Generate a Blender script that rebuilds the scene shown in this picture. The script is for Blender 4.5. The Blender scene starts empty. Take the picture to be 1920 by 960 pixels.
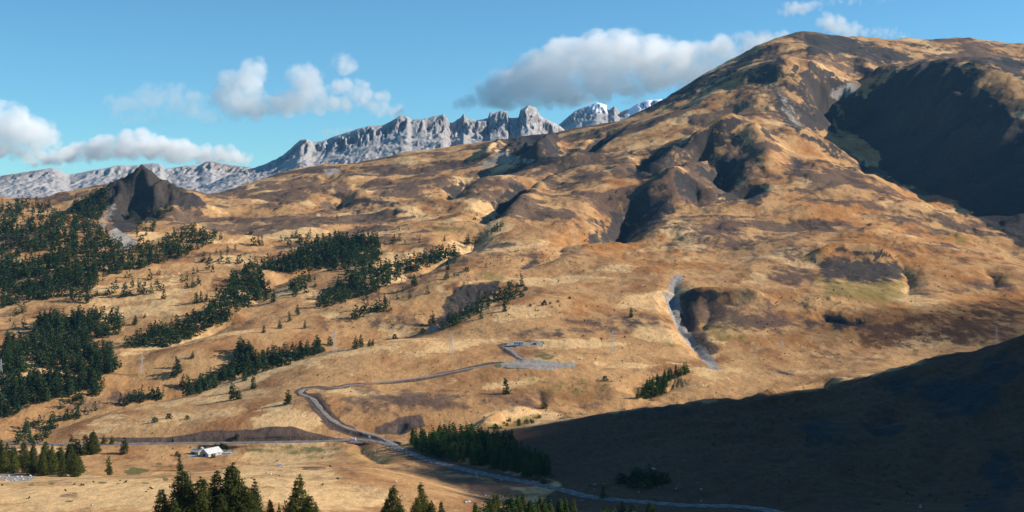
import bpy, bmesh, math, random
import numpy as np
from mathutils import Vector

# ------------------------------------------------------------------ camera, sky, sun, exposure
scene = bpy.context.scene
R = math.radians
F, HY = 2400.0, 400.0                 # focal length in photo pixels, row of the true horizon
SUN_EL, SUN_BACK = R(29.0), R(-5.0)    # sun height; how far behind the camera's right hand it stands

cam_data = bpy.data.cameras.new('camera')
cam_data.sensor_width = 36.0
cam_data.lens = 36.0 * F / 1920.0
cam_data.shift_y = (HY - 480.0) / 1920.0
cam_data.clip_start, cam_data.clip_end = 1.0, 60000.0
cam = bpy.data.objects.new('camera', cam_data)
cam.rotation_euler = (R(90), 0, 0)
scene.collection.objects.link(cam)
scene.camera = cam

world = bpy.data.worlds.new('World')
scene.world = world
world.use_nodes = True
wn, wl = world.node_tree.nodes, world.node_tree.links
wn.clear()
sky = wn.new('ShaderNodeTexSky')
sky.sky_type = 'NISHITA'
sky.sun_disc = False
sky.sun_elevation = SUN_EL
sky.sun_rotation = R(90.0) + SUN_BACK
sky.altitude = 2200.0
sky.air_density, sky.dust_density, sky.ozone_density = 1.0, 0.2, 1.5
bg = wn.new('ShaderNodeBackground')
bg.inputs['Strength'].default_value = 0.074
wo = wn.new('ShaderNodeOutputWorld')
tint = wn.new('ShaderNodeMix'); tint.data_type = 'RGBA'; tint.blend_type = 'MULTIPLY'
tint.inputs[0].default_value = 1.0
tint.inputs[7].default_value = (0.62, 1.09, 1.26, 1)
wl.new(sky.outputs[0], tint.inputs[6])
wl.new(tint.outputs[2], bg.inputs['Color'])
wl.new(bg.outputs[0], wo.inputs['Surface'])

sun_dir = Vector((math.cos(SUN_EL) * math.cos(SUN_BACK), -math.cos(SUN_EL) * math.sin(SUN_BACK), math.sin(SUN_EL)))
sun_data = bpy.data.lights.new('sun', 'SUN')
sun_data.energy = 5.0
sun_data.angle = R(0.53)
sun_data.color = (1.0, 0.91, 0.78)
sun = bpy.data.objects.new('sun', sun_data)
sun.rotation_euler = sun_dir.to_track_quat('Z', 'Y').to_euler()
scene.collection.objects.link(sun)

vs = scene.view_settings
vs.view_transform = 'Standard'
vs.look = 'None'
vs.exposure = 0.55
vs.gamma = 1.0
vs.use_curve_mapping = False
scene.cycles.max_bounces = 10
scene.cycles.diffuse_bounces = 2
scene.cycles.transparent_max_bounces = 8
scene.cycles.volume_bounces = 9
scene.cycles.use_denoising = True

rng = np.random.default_rng(11)
random.seed(5)

# ------------------------------------------------------------------ helpers
def link(o):
    scene.collection.objects.link(o)
    return o

def tag(o, label=None, cat=None, group=None, kind=None):
    if label: o['label'] = label
    if cat: o['category'] = cat
    if group: o['group'] = group
    if kind: o['kind'] = kind
    return o

def empty(name, loc=(0, 0, 0), rz=0.0):
    o = bpy.data.objects.new(name, None)
    o.location = loc
    o.rotation_euler = (0, 0, rz)
    o.empty_display_size = 0.5
    return link(o)

def raw_mesh(name, verts, faces_flat, nper, mat=None, smooth=False):
    """fast mesh from arrays; faces_flat is (n, nper)"""
    me = bpy.data.meshes.new(name)
    verts = np.asarray(verts, dtype=np.float32)
    fl = np.asarray(faces_flat, dtype=np.int32)
    me.vertices.add(len(verts))
    me.vertices.foreach_set('co', verts.ravel())
    nf = len(fl)
    me.loops.add(nf * nper)
    me.loops.foreach_set('vertex_index', fl.ravel())
    me.polygons.add(nf)
    me.polygons.foreach_set('loop_start', np.arange(0, nf * nper, nper, dtype=np.int32))
    me.polygons.foreach_set('loop_total', np.full(nf, nper, dtype=np.int32))
    if smooth:
        me.polygons.foreach_set('use_smooth', np.ones(nf, dtype=bool))
    me.update(calc_edges=True)
    if mat: me.materials.append(mat)
    return me

def obj(name, me, parent=None):
    o = bpy.data.objects.new(name, me)
    if parent: o.parent = parent
    return link(o)

# --- gradient noise in numpy
_perm = rng.permutation(512).astype(np.int64)
_ga = rng.random(512) * 2 * np.pi
_gx, _gy = np.cos(_ga).astype(np.float32), np.sin(_ga).astype(np.float32)

def perlin(x, y, seed=0):
    xi = np.floor(x).astype(np.int64); yi = np.floor(y).astype(np.int64)
    xf = (x - xi).astype(np.float32); yf = (y - yi).astype(np.float32)
    u = xf * xf * xf * (xf * (xf * 6 - 15) + 10); v = yf * yf * yf * (yf * (yf * 6 - 15) + 10)
    def g(ix, iy, fx, fy):
        h = _perm[(_perm[(ix + seed * 37) & 511] + iy + seed * 101) & 511]
        return _gx[h] * fx + _gy[h] * fy
    a = g(xi, yi, xf, yf); b = g(xi + 1, yi, xf - 1, yf)
    c = g(xi, yi + 1, xf, yf - 1); d = g(xi + 1, yi + 1, xf - 1, yf - 1)
    return (a + u * (b - a)) * (1 - v) + (c + u * (d - c)) * v

def fbm(x, y, octv=4, seed=0, gain=0.5):
    s = 0.0; a = 1.0
    for k in range(octv):
        s = s + a * perlin(x * 2 ** k + 13.7 * k, y * 2 ** k - 7.3 * k, seed + k)
        a *= gain
    return s

def ridged(x, y, octv=4, seed=0, gain=0.5):
    s = 0.0; a = 1.0
    for k in range(octv):
        s = s + a * (1 - 2.2 * np.abs(perlin(x * 2 ** k + 3.1 * k, y * 2 ** k + 9.2 * k, seed + k)))
        a *= gain
    return s

def billow(x, y, octv=4, seed=0, gain=0.5):
    """rounded tops, sharp creases"""
    s = 0.0; a = 1.0
    for k in range(octv):
        s = s + a * (2.4 * np.sqrt(perlin(x * 2 ** k + 3.1 * k, y * 2 ** k + 9.2 * k, seed + k) ** 2 + 0.0012) - 0.55)
        a *= gain
    return s

def sstep(a, b, x):
    t = np.clip((x - a) / (b - a), 0, 1)
    return t * t * (3 - 2 * t)

# ------------------------------------------------------------------ the lie of the land
# lines across the valley read off the view: (pixel column, pixel row, metres ahead)
CTRL = [
 [(-500,1040,420),(300,1040,420),(900,1075,460),(1500,1060,500),(1920,1060,470),(2500,1080,420),(3300,1100,400)],
 [(-500,965,520),(0,965,520),(300,965,520),(600,965,540),(760,968,590),(870,975,640),(1000,972,670),(1150,970,700),(1400,967,715),(1650,968,690),(1920,970,640),(2300,985,560),(3300,1000,450)],
 [(-500,915,850),(0,905,850),(250,893,900),(500,885,960),(640,874,960),(715,879,900),(790,900,820),(840,925,740),(868,953,670)],
 [(640,868,1060),(715,870,1020),(790,890,970),(840,908,900),(880,925,830),(930,945,760)],
 [(-500,850,1150),(0,842,1180),(130,840,1190),(250,836,1195),(500,833,1195),(660,829,1190),(720,832,1170),(745,841,1135),(800,861,1060),(860,879,1000),(930,893,945),(1000,906,900),(1100,929,835),(1250,944,790),(1400,956,745)],
 [(1550,945,770),(1700,925,790),(1920,900,800),(2300,850,760),(3300,700,700)],
 [(150,818,1245),(250,817,1228),(380,810,1222),(520,803,1220),(620,813,1216),(700,812,1222),(780,802,1230)],
 [(800,838,1120),(900,862,1030),(1000,872,1010),(1100,880,960),(1250,870,950),(1400,860,950),(1600,840,960),(1800,800,980),(1920,770,1000),(2300,600,1000),(3300,200,1000)],
 [(960,822,1120),(1040,797,1150),(1140,777,1180),(1280,762,1200),(1400,750,1220),(1550,730,1230),(1650,703,1240),(1720,680,1245),(1780,668,1250),(1850,650,1255),(1920,630,1260),(2100,540,1250),(2500,330,1250),(3300,0,1200)],
 [(900,806,1210),(960,798,1230),(1040,783,1260),(1180,762,1320),(1280,754,1350),(1400,740,1370),(1550,718,1400),(1650,700,1420),(1780,690,1430),(1920,665,1450),(2100,600,1450),(2500,480,1500),(3300,300,1500)],
 [(640,790,1245),(740,775,1265),(850,760,1290),(960,755,1300),(1050,745,1330),(1120,735,1370)],
 [(565,738,1330),(640,727,1360),(760,715,1400),(870,695,1440),(930,682,1470),(1000,680,1480),(1080,684,1480),(1160,690,1480)],
 [(1190,744,1350),(1250,717,1420),(1310,693,1490),(1400,692,1490),(1550,694,1480)],
 [(940,650,1570),(980,645,1580),(1015,643,1585),(1150,655,1580),(1300,660,1580)],
 [(150,800,1290),(300,785,1290),(450,775,1280),(560,770,1270)],
 [(300,766,1370),(450,737,1400),(560,735,1340)],
 [(-500,835,1330),(-100,832,1330),(20,826,1340),(80,818,1360),(220,770,1420),(320,750,1460),(425,715,1500),(500,690,1540),(610,663,1600),(700,641,1650),(760,632,1680),(810,615,1720),(850,603,1760),(900,585,1800),(940,572,1830),(1000,550,1880)],
 [(80,823,1420),(220,775,1490),(320,752,1530),(425,718,1570),(500,693,1610),(610,666,1670),(700,642,1720),(770,630,1750),(820,613,1790),(860,599,1830),(920,577,1880),(960,547,1930),(1000,520,2010),(1030,490,2150)],
 [(-500,760,1500),(0,740,1500),(150,735,1530),(250,715,1580),(400,680,1620),(480,655,1670),(600,638,1720),(700,615,1790),(800,585,1850)],
 [(-500,640,1750),(0,640,1750),(150,645,1730),(300,610,1800),(450,600,1830),(560,600,1830),(650,575,1880),(760,560,1920),(830,535,1960),(900,515,2000),(950,500,2050)],
 [(-500,560,1950),(0,565,1950),(150,570,1930),(300,545,2000),(450,540,2030),(600,535,2050),(700,515,2100),(800,500,2150),(900,485,2180),(1000,475,2230)],
 [(-500,480,2200),(0,490,2200),(150,490,2200),(300,480,2250),(450,470,2300),(600,470,2300),(700,455,2350),(850,440,2400),(950,430,2400)],
 [(-500,420,2600),(0,425,2600),(150,425,2600),(300,430,2550),(450,430,2550),(600,420,2650),(750,405,2700),(900,390,2750)],
 [(-500,385,3100),(0,380,3100),(120,376,3100),(200,376,3050),(350,392,2950),(450,388,3000),(600,370,3200),(750,345,3300),(900,335,3300)],
 [(-500,374,3500),(0,376,3500),(110,374,3450),(200,350,3400),(300,362,3500),(350,374,3500),(400,360,3700),(450,347,3900),(560,322,4200),(620,311,4200),(700,300,4200),(760,285,4200),(850,275,4200),(900,270,4150),(960,260,4100),(1000,250,4100),(1060,241,4200),(1180,227,4200),(1240,191,4200),(1300,159,4200),(1350,131,4200),(1400,101,4250),(1450,76,4300),(1520,59,4400),(1580,68,4500),(1700,76,4700),(1920,79,4800),(2300,100,4800),(3300,200,4600)],
 [(900,300,3700),(760,317,3750),(600,337,3700),(450,367,3400)],
 [(1100,600,1720),(1250,600,1720),(1400,610,1680),(1550,620,1650),(1700,610,1680),(1920,590,1720),(2300,560,1750),(3300,450,1750)],
 [(1100,540,1930),(1250,530,1950),(1400,530,1950),(1550,530,1930),(1700,540,1900),(1920,545,1880)],
 [(1100,470,2230),(1250,465,2230),(1400,460,2250),(1550,450,2250),(1700,450,2250),(1800,455,2250),(1920,490,2150),(2300,500,2100),(3300,420,2100)],
 [(1100,400,2550),(1250,400,2550),(1400,390,2600),(1550,380,2600),(1700,380,2650)],
 [(1000,380,2700),(1100,340,2900),(1250,340,2850),(1400,330,2850),(1550,320,2900),(1630,320,3000)],
 [(1000,310,3300),(1100,290,3350),(1250,270,3300),(1400,250,3250),(1500,232,3350)],
 [(1100,255,3800),(1250,215,3750),(1400,170,3700),(1500,150,3750),(1580,150,3920)],
 [(1450,110,4050),(1520,95,4100),(1600,105,4250),(1700,100,4420),(1800,110,4430),(1920,122,4400),(2300,150,4300)],
 [(1620,150,4020),(1650,130,3950),(1690,122,3880),(1730,115,3800),(1780,122,3620),(1810,140,3500),(1840,163,3400),(1870,198,3260),(1920,222,3120),(2000,232,2980),(2100,245,2820),(2300,300,2600)],  # past the right edge the ridge is raised to cast shade on the bowl
 [(1700,124,4120),(1760,122,4050),(1840,134,3950),(1920,162,3800),(2000,195,3650),(2300,280,3300),(3300,350,3000)],
 [(1565,240,3780),(1600,247,3680),(1650,287,3480),(1645,314,3350),(1690,347,3150),(1790,378,2900),(1850,424,2620),(1920,467,2420),(2000,500,2250)],
]
sk = [l for l in CTRL if l[0] == (-500,374,3500)][0]
CTRL.append([(x, y + 30, d * 1.13) for x, y, d in sk])
CTRL.append([(x, y + 70, d * 1.30) for x, y, d in sk if x % 100 == 0])

def densify(line, step=55.0):
    out = []
    for (a, b) in zip(line[:-1], line[1:]):
        n = max(1, int(math.ceil(abs(b[0] - a[0]) / step)))
        if abs(b[0] - a[0]) > 300: n = 3
        for k in range(n):
            t = k / n
            out.append((a[0] + (b[0] - a[0]) * t, a[1] + (b[1] - a[1]) * t, a[2] * (b[2] / a[2]) ** t))
    out.append(line[-1])
    return out

pts = np.array([p for l in CTRL for p in densify(l)], dtype=np.float64)
cx, cy, cv = pts[:, 0] / F, np.log(pts[:, 2]), pts[:, 1]

def tps(r2):
    return 0.5 * r2 * np.log(np.maximum(r2, 1e-12))

n = len(cx)
K = tps((cx[:, None] - cx[None]) ** 2 + (cy[:, None] - cy[None]) ** 2) + np.eye(n) * 2e-5
P = np.stack([np.ones(n), cx, cy], 1)
A = np.zeros((n + 3, n + 3)); A[:n, :n] = K; A[:n, n:] = P; A[n:, :n] = P.T
sol = np.linalg.solve(A, np.concatenate([cv, np.zeros(3)]))

# fine grid: columns by bearing, rows by distance
cols = np.concatenate([np.linspace(-520, -70, 60), np.arange(-60, 1982, 2.3), np.linspace(1990, 2400, 70), np.linspace(2420, 3300, 50)])
def lr(a, b, n): return np.linspace(math.log(a), math.log(b), n, endpoint=False)
rows = np.concatenate([lr(60, 430, 40), lr(430, 700, 110), lr(700, 1100, 170), lr(1100, 1500, 190), lr(1500, 2600, 260), lr(2600, 4900, 230), np.linspace(math.log(4900), math.log(5900), 16)])
NC, NR = len(cols), len(rows)
# coarse evaluation, then cubic resampling
ccol = np.arange(-560, 3361, 9.0); crow = np.arange(math.log(400), math.log(6000), 0.0075)
base = np.zeros((len(crow), len(ccol)))
for i, v in enumerate(crow):
    r2 = (ccol[:, None] / F - cx[None]) ** 2 + (v - cy[None]) ** 2
    base[i] = tps(r2) @ sol[:n] + sol[n] + sol[n + 1] * ccol / F + sol[n + 2] * v

def cubic_matrix(q, x0, dx, m):
    t = (q - x0) / dx; i = np.clip(np.floor(t).astype(int), 1, m - 3); f = t - i
    M = np.zeros((len(q), m))
    w = [-0.5 * f + f * f - 0.5 * f ** 3, 1 - 2.5 * f * f + 1.5 * f ** 3, 0.5 * f + 2 * f * f - 1.5 * f ** 3, -0.5 * f * f + 0.5 * f ** 3]
    for k in range(4): M[np.arange(len(q)), i - 1 + k] += w[k]
    return M

rq = np.clip(rows, crow[1], crow[-2])
PY = cubic_matrix(rq, crow[0], 0.0075, len(crow)) @ base @ cubic_matrix(cols, ccol[0], 9.0, len(ccol)).T
YY = np.exp(rows)[:, None] * np.ones((1, NC))
XX = YY * ((cols - 960.0) / F)[None, :]
ZZ = (HY - PY) / F * np.exp(rq)[:, None]
near = rows < math.log(430)
i0 = int(near.sum())
tn = (np.exp(rows[:i0]) - 60) / (430 - 60)
ZZ[:i0] = (-48 * (1 - tn))[:, None] + ZZ[i0][None] * tn[:, None]
PXg = cols[None, :] * np.ones((NR, 1))

def project(Z=None):
    return HY - (ZZ if Z is None else Z) / YY * F

def hit(px, py, ymin=300.0, ymax=6000.0):
    """distance at which the sight line through a pixel first meets the ground"""
    j = np.clip(np.searchsorted(cols, px) - 1, 0, NC - 2)
    f = (px - cols[j]) / (cols[j + 1] - cols[j])
    z = ZZ[:, j] * (1 - f) + ZZ[:, j + 1] * f
    yy = np.exp(rows)
    p = HY - z / yy * F
    ok = np.where((p <= py) & (yy >= ymin) & (yy <= ymax))[0]
    if len(ok) == 0 or ok[0] == 0: return None
    i = ok[0]
    if p[i - 1] <= py: return yy[i]
    t = (p[i - 1] - py) / (p[i - 1] - p[i])
    return math.exp(rows[i - 1] + t * (rows[i] - rows[i - 1]))

def ground(X, Y):
    """terrain height at world positions (arrays)"""
    X = np.atleast_1d(np.asarray(X, float)); Y = np.atleast_1d(np.asarray(Y, float))
    px = 960 + X / Y * F; v = np.log(Y)
    j = np.clip(np.searchsorted(cols, px) - 1, 0, NC - 2); i = np.clip(np.searchsorted(rows, v) - 1, 0, NR - 2)
    f = np.clip((px - cols[j]) / (cols[j + 1] - cols[j]), 0, 1); g = np.clip((v - rows[i]) / (rows[i + 1] - rows[i]), 0, 1)
    return (ZZ[i, j] * (1 - f) + ZZ[i, j + 1] * f) * (1 - g) + (ZZ[i + 1, j] * (1 - f) + ZZ[i + 1, j + 1] * f) * g

def at(px, py, ymin=300.0, ymax=6000.0):
    Y = hit(px, py, ymin, ymax)
    if Y is None: return None
    X = (px - 960) / F * Y
    return np.array([X, Y, ground(X, Y)[0]])

def world_line(pp, step=6.0):
    """pixel polyline -> world XY polyline on the present ground, resampled"""
    w = [at(px, py) for px, py in pp]
    w = np.array([q for q in w if q is not None])
    # Catmull-Rom smoothing
    out = []
    for k in range(len(w) - 1):
        p0 = w[max(k - 1, 0)]; p1 = w[k]; p2 = w[k + 1]; p3 = w[min(k + 2, len(w) - 1)]
        m = max(2, int(np.linalg.norm(p2 - p1) / step))
        for t in np.arange(m) / m:
            out.append(0.5 * (2 * p1 + (p2 - p0) * t + (2 * p0 - 5 * p1 + 4 * p2 - p3) * t * t + (3 * p1 - p0 - 3 * p2 + p3) * t ** 3))
    out.append(w[-1])
    return np.array(out)

def line_dist(wl, pad):
    """(mask of grid nodes near the line, distance, index of nearest sample, signed side)"""
    m = (XX > wl[:, 0].min() - pad) & (XX < wl[:, 0].max() + pad) & (YY > wl[:, 1].min() - pad) & (YY < wl[:, 1].max() + pad)
    idx = np.nonzero(m.ravel())[0]
    x = XX.ravel()[idx]; y = YY.ravel()[idx]
    D = np.empty(len(idx)); I = np.empty(len(idx), int)
    for a in range(0, len(idx), 20000):
        b = slice(a, a + 20000)
        d2 = (x[b, None] - wl[None, :, 0]) ** 2 + (y[b, None] - wl[None, :, 1]) ** 2
        I[b] = d2.argmin(1); D[b] = np.sqrt(d2.min(1))
    k = D < pad
    return idx[k], D[k], I[k]

def crease(pp, depth, width, shape=1.0, taper=True):
    """gully (depth < 0) or ridge (depth > 0) along a pixel polyline"""
    wl = world_line(pp, 2.5)
    wl = wl + (3.0 * np.sin(np.arange(len(wl)) * 0.13 + depth) + 2.0 * np.sin(np.arange(len(wl)) * 0.31 + width))[:, None] * np.array([[1.0, 0.3, 0.0]]) * min(1.0, width / 50)
    idx, D, I = line_dist(wl, width * 1.02)
    t = 1 - D / width
    prof = np.clip(t, 0, 1) ** shape
    prof = prof * prof * (3 - 2 * prof) if shape >= 1.5 else prof * (0.35 + 0.65 * prof)
    if taper:
        s = I / max(1, len(wl) - 1)
        prof = prof * sstep(-0.02, 0.28, np.minimum(s, 1 - s))
    ZZ.ravel()[idx] += depth * prof

# ---- relief: rolling lumps, terraces, gullies and spurs
Xw = XX + 40 * fbm(XX / 300, YY / 300, 2, 31); Yw = YY + 40 * fbm(XX / 300, YY / 300, 2, 41)
far = sstep(1500, 2600, YY)
rough = 0.35 + 0.65 * sstep(1250, 1800, YY)
ZZ += rough * (9.0 + 7 * far) * fbm(Xw / 260, Yw / 210, 2, 1)
lump = fbm(Xw / 90, Yw / 105, 4, 5, 0.55)
ZZ += rough * (3.0 + 1.8 * far) * lump
# drainage: spurs and gullies running down towards the valley on the left
along = 0.62 * Xw + 0.78 * Yw; across = 0.78 * Xw - 0.62 * Yw
rid = billow(across / 300, along / 820, 2, 9, 0.4)
hill = sstep(1950, 2600, YY) * (0.35 + 0.65 * sstep(-0.4, 0.3, perlin(XX / 900 + 3.3, YY / 900, 3)))
hill *= 1 - 0.55 * sstep(3600, 4100, YY)
ZZ += hill * 26.0 * rid
rid2 = billow(across / 110 + 0.35 * lump, along / 330, 3, 17, 0.45)
ZZ += (0.12 + 0.88 * far) * (0.35 + 0.65 * hill) * 6.5 * rid2
ZZ += (0.6 + 0.6 * far) * fbm(Xw / 26, Yw / 36, 4, 15, 0.6)
nearhill = sstep(40, 160, XX) * (1 - sstep(1300, 1450, YY)) * sstep(700, 800, YY)
ZZ += nearhill * (7.0 * fbm(Xw / 110, Yw / 80, 4, 43, 0.55) + 3.0 * billow(across / 60, along / 140, 3, 47))
# solifluction terraces on the mountain
ter = np.sin((YY * 0.75 + 0.35 * XX + 55 * fbm(XX / 170, YY / 120, 3, 21)) / 9.5)
ZZ += far * 0.9 * ter

GULLIES = [
 ([(1045,300),(1035,318),(1010,332),(985,352),(955,372),(925,398),(905,425)], -34, 70),
 ([(905,425),(880,450),(850,465),(800,488),(740,512),(690,545)], -20, 60),
 ([(1140,242),(1115,262),(1090,280),(1062,296)], -42, 75),
 ([(1345,252),(1315,272),(1280,296),(1250,318),(1222,340)], -48, 80),
 ([(1232,278),(1212,300),(1190,330)], -34, 55),
 ([(1290,268),(1275,285),(1262,303)], -22, 40),
 ([(1205,352),(1180,372),(1160,398),(1142,430),(1130,455)], -46, 85),
 ([(1310,345),(1305,365),(1300,385)], -18, 45),
 ([(1350,296),(1352,318),(1364,350)], -26, 55),
 ([(1440,345),(1405,350),(1375,362),(1358,378)], -30, 65),
 ([(1628,284),(1624,310),(1622,330)], -10, 22),
 ([(1272,515),(1264,540),(1262,565),(1275,605),(1300,640),(1335,685)], -9, 26),
 ([(1285,555),(1284,590),(1300,622)], -8, 22),
 ([(1332,565),(1322,600),(1312,632)], -7, 26),
 ([(1690,488),(1702,520),(1706,555)], -9, 28),
 ([(1535,588),(1560,598),(1600,602),(1620,590)], -9, 28),
 ([(1845,502),(1862,520),(1868,540)], -6, 20),
 ([(1070,430),(1055,455),(1045,475),(1000,492),(970,515)], -8, 40),
 ([(1455,148),(1490,138),(1500,112)], -10, 40),
 ([(1590,165),(1570,185),(1555,205),(1552,225)], -40, 70),
 ([(1545,158),(1535,178),(1530,195)], -22, 40),
 ([(870,330),(850,352),(838,372),(825,378)], -22, 50),
 ([(640,358),(630,378),(620,395)], -20, 50),
 ([(1640,250),(1700,225),(1760,195),(1800,172)], -22, 60),
 ([(1655,262),(1700,246),(1760,228)], -14, 45),
 ([(1270,705),(1230,722),(1195,742)], -10, 40),
 ([(1010,728),(1015,745),(1018,760)], -4, 14),
 ([(745,812),(752,800),(760,790)], -3, 12),
 ([(662,816),(671,828),(680,840),(690,850),(704,859),(728,872)], -4.0, 15),
 ([(1620,850),(1640,820),(1650,790),(1680,765)], -6, 30),
 ([(600,655),(480,690),(380,720),(300,745),(220,768)], -6, 35),
 ([(440,590),(380,620),(300,640),(230,655)], -10, 60),
 ([(700,470),(640,490),(560,500),(500,530),(440,585)], -14, 70),
]
RIDGES = [
 ([(1692,124),(1672,150),(1645,185),(1618,222)], 13, 34),
 ([(1732,118),(1716,150),(1692,188),(1655,236)], 13, 34),
 ([(1782,126),(1758,162),(1726,200)], 12, 32),
 ([(1862,196),(1820,235),(1760,275),(1700,305)], 12, 40),
 ([(1905,225),(1870,275),(1820,320),(1770,350)], 12, 40),
 ([(1400,226),(1362,246),(1322,276),(1285,306),(1250,334),(1225,352)], 34, 85),
 ([(1352,300),(1310,318),(1262,345),(1220,372),(1180,415),(1165,452)], 26, 80),
 ([(1050,244),(1040,264),(1020,290),(1005,305)], 40, 70),
 ([(1150,245),(1128,266),(1100,288),(1075,305)], 22, 60),
 ([(1240,282),(1222,306),(1203,334)], 16, 45),
 ([(1400,226),(1420,262),(1436,295),(1440,322)], 22, 90),
 ([(1060,320),(1030,345),(990,380),(955,410),(940,430)], 22, 70),
 ([(1842,170),(1790,195),(1730,222),(1680,245),(1640,266)], 26, 60),
 ([(1700,128),(1690,160),(1665,190),(1650,215)], 14, 50),
 ([(1590,110),(1620,120),(1655,134)], 14, 60),
 ([(1640,705),(1560,718),(1440,742),(1340,752)], 5, 25),
 ([(1600,735),(1480,748),(1340,770)], 5, 22),
 ([(895,806),(930,792),(965,780),(1010,772)], 7, 24),
 ([(1520,495),(1560,482),(1620,480),(1680,488)], 16, 60),
 ([(1270,560),(1330,562),(1400,562),(1450,575)], 14, 50),
 ([(905,298),(945,262),(1000,246),(1045,245)], 18, 50),
 ([(300,628),(380,602),(440,580)], 6, 50),
 ([(760,505),(830,500),(900,490)], 5, 40),
]
for (pp_, d_, w_) in GULLIES: crease(pp_, d_ * (1.55 if d_ < -19 else 1.25), w_, shape=1.0)
for (pp_, d_, w_) in RIDGES: crease(pp_, d_ * 1.25, w_, shape=1.6)

# the dark pointed peak on the left
pk = np.array([(265 - 960) / F * 2950, 2950.0])
dx, dy = XX - pk[0], YY - pk[1]
dd = np.hypot(dx, dy) + 0.01
ang = np.arctan2(dy, dx)
rad = 135 + 45 * np.cos(ang - 0.05) ** 2 + 14 * np.cos(3 * ang + 0.6) + 10 * np.cos(7 * ang)
tt = np.clip(1 - dd / rad, 0, 1)
zt = (HY - 306) / F * 2950
zb = ground(pk[0], pk[1])[0]
cone = (zt - zb) * (0.55 * tt + 0.33 * tt ** 2.0 + 0.12 * tt ** 6.0)
crag = (ridged(XX / 40, YY / 70, 4, 61) - 0.8) * 13 * sstep(0.05, 0.5, tt) * (1 - 0.9 * sstep(0.6, 0.95, tt))
ZZ += cone + crag
crease([(266,316),(272,340),(282,365),(292,392)], 16, 34, shape=1.0)
crease([(252,328),(244,355),(238,385),(232,415)], -14, 30, shape=1.0)
crease([(236,345),(222,370),(212,392)], 9, 26, shape=1.0)

# broken rock where the ground is crag
def crag_patch(poly_px, amp, lam=26, seed=70):
    pts_ = np.array(poly_px, float); c = pts_.mean(0); w = at(*c)
    if w is None: return
    q = np.array([at(*p) for p in poly_px if at(*p) is not None])
    rx = (q[:, 0].max() - q[:, 0].min()) / 2 + 10; ry = (q[:, 1].max() - q[:, 1].min()) / 2 + 10
    c = (q.max(0) + q.min(0)) / 2
    m = np.hypot((XX - c[0]) / rx, (YY - c[1]) / ry)
    k = m < 1.2
    ZZ[k] += (amp * ridged(XX[k] / lam, YY[k] / (lam * 1.6), 4, seed)) * (1 - sstep(0.7, 1.2, m[k]))
crag_patch([(950,262),(1005,250),(1000,285),(955,290)], 9, 30, 71)
crag_patch([(1520,165),(1560,155),(1605,160),(1590,190),(1535,195)], 8, 28, 73)
crag_patch([(845,545),(930,530),(920,575),(850,590)], 2.2, 12, 75)
crag_patch([(1500,560),(1600,590),(1600,620)], 2.0, 20, 77)

# ---- roads and tracks are cut into the slope
ROADS = {
 'main': ([(-60,838),(40,832),(130,834),(250,832),(360,831),(500,829),(600,827),(660,826),(700,828),(728,833),(752,843),(800,861),(860,879),(930,893),(1000,907),(1060,921),(1110,932),(1180,940),(1280,948),(1400,956),(1500,962)], 4.6, 5.0),
 'track': ([(742,834),(712,822),(680,814),(650,805),(628,792),(610,776),(600,764),(590,752),(582,744),(568,740),(562,735),(570,729),(590,727),(615,728),(640,726),(655,722),(700,719),(745,715),(790,709),(830,701),(870,693),(910,685),(940,681)], 2.6, 3.5),
 'spur': ([(985,676),(972,670),(962,662),(948,653),(944,649),(955,645),(985,644),(1012,644)], 3.0, 4.0),
}
road_lines = {}
def cut_road(name):
    pp, hw, bank = ROADS[name]
    wl = world_line(pp, 3.0)
    z = ground(wl[:, 0], wl[:, 1])
    k = 15
    zp = np.pad(z, k, mode='edge')
    z = np.convolve(zp, np.ones(2 * k + 1) / (2 * k + 1), 'valid')
    wl[:, 2] = z
    idx, D, I = line_dist(wl, hw + bank)
    w = 1 - sstep(hw + 0.8, hw + bank, D)
    zr = ZZ.ravel()
    zr[idx] = zr[idx] * (1 - w) + z[I] * w
    road_lines[name] = (wl, hw)
def pad_flat(px, py, rx, ry, soft=8.0):
    c = at(px, py)
    m = np.hypot((XX - c[0]) / rx, (YY - c[1]) / ry)
    w = 1 - sstep(1.0, 1.0 + soft / min(rx, ry), m)
    ZZ[:] = ZZ * (1 - w) + c[2] * w
    return c
pad_c = pad_flat(1000, 682, 44, 11, 6)
hut_c = pad_flat(985, 644, 24, 8, 5)
farm_c = pad_flat(393, 852, 25, 15, 10)
cut_road('main'); cut_road('track'); cut_road('spur')

ZZv = project()

# ------------------------------------------------------------------ what covers the ground
KINDS = ['shale', 'heath', 'olive', 'scree', 'orange', 'pale', 'green', 'earth', 'russet', 'spare_a', 'spare_b', 'spare_c']
cov = {k: np.zeros((NR, NC), np.float32) for k in KINDS}
wob_x = 9 * fbm(XX / 38, YY / 38, 3, 81) ; wob_y = 5 * fbm(XX / 38, YY / 38, 3, 91)
warp_px, warp_py = PXg + wob_x, ZZv + wob_y

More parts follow.
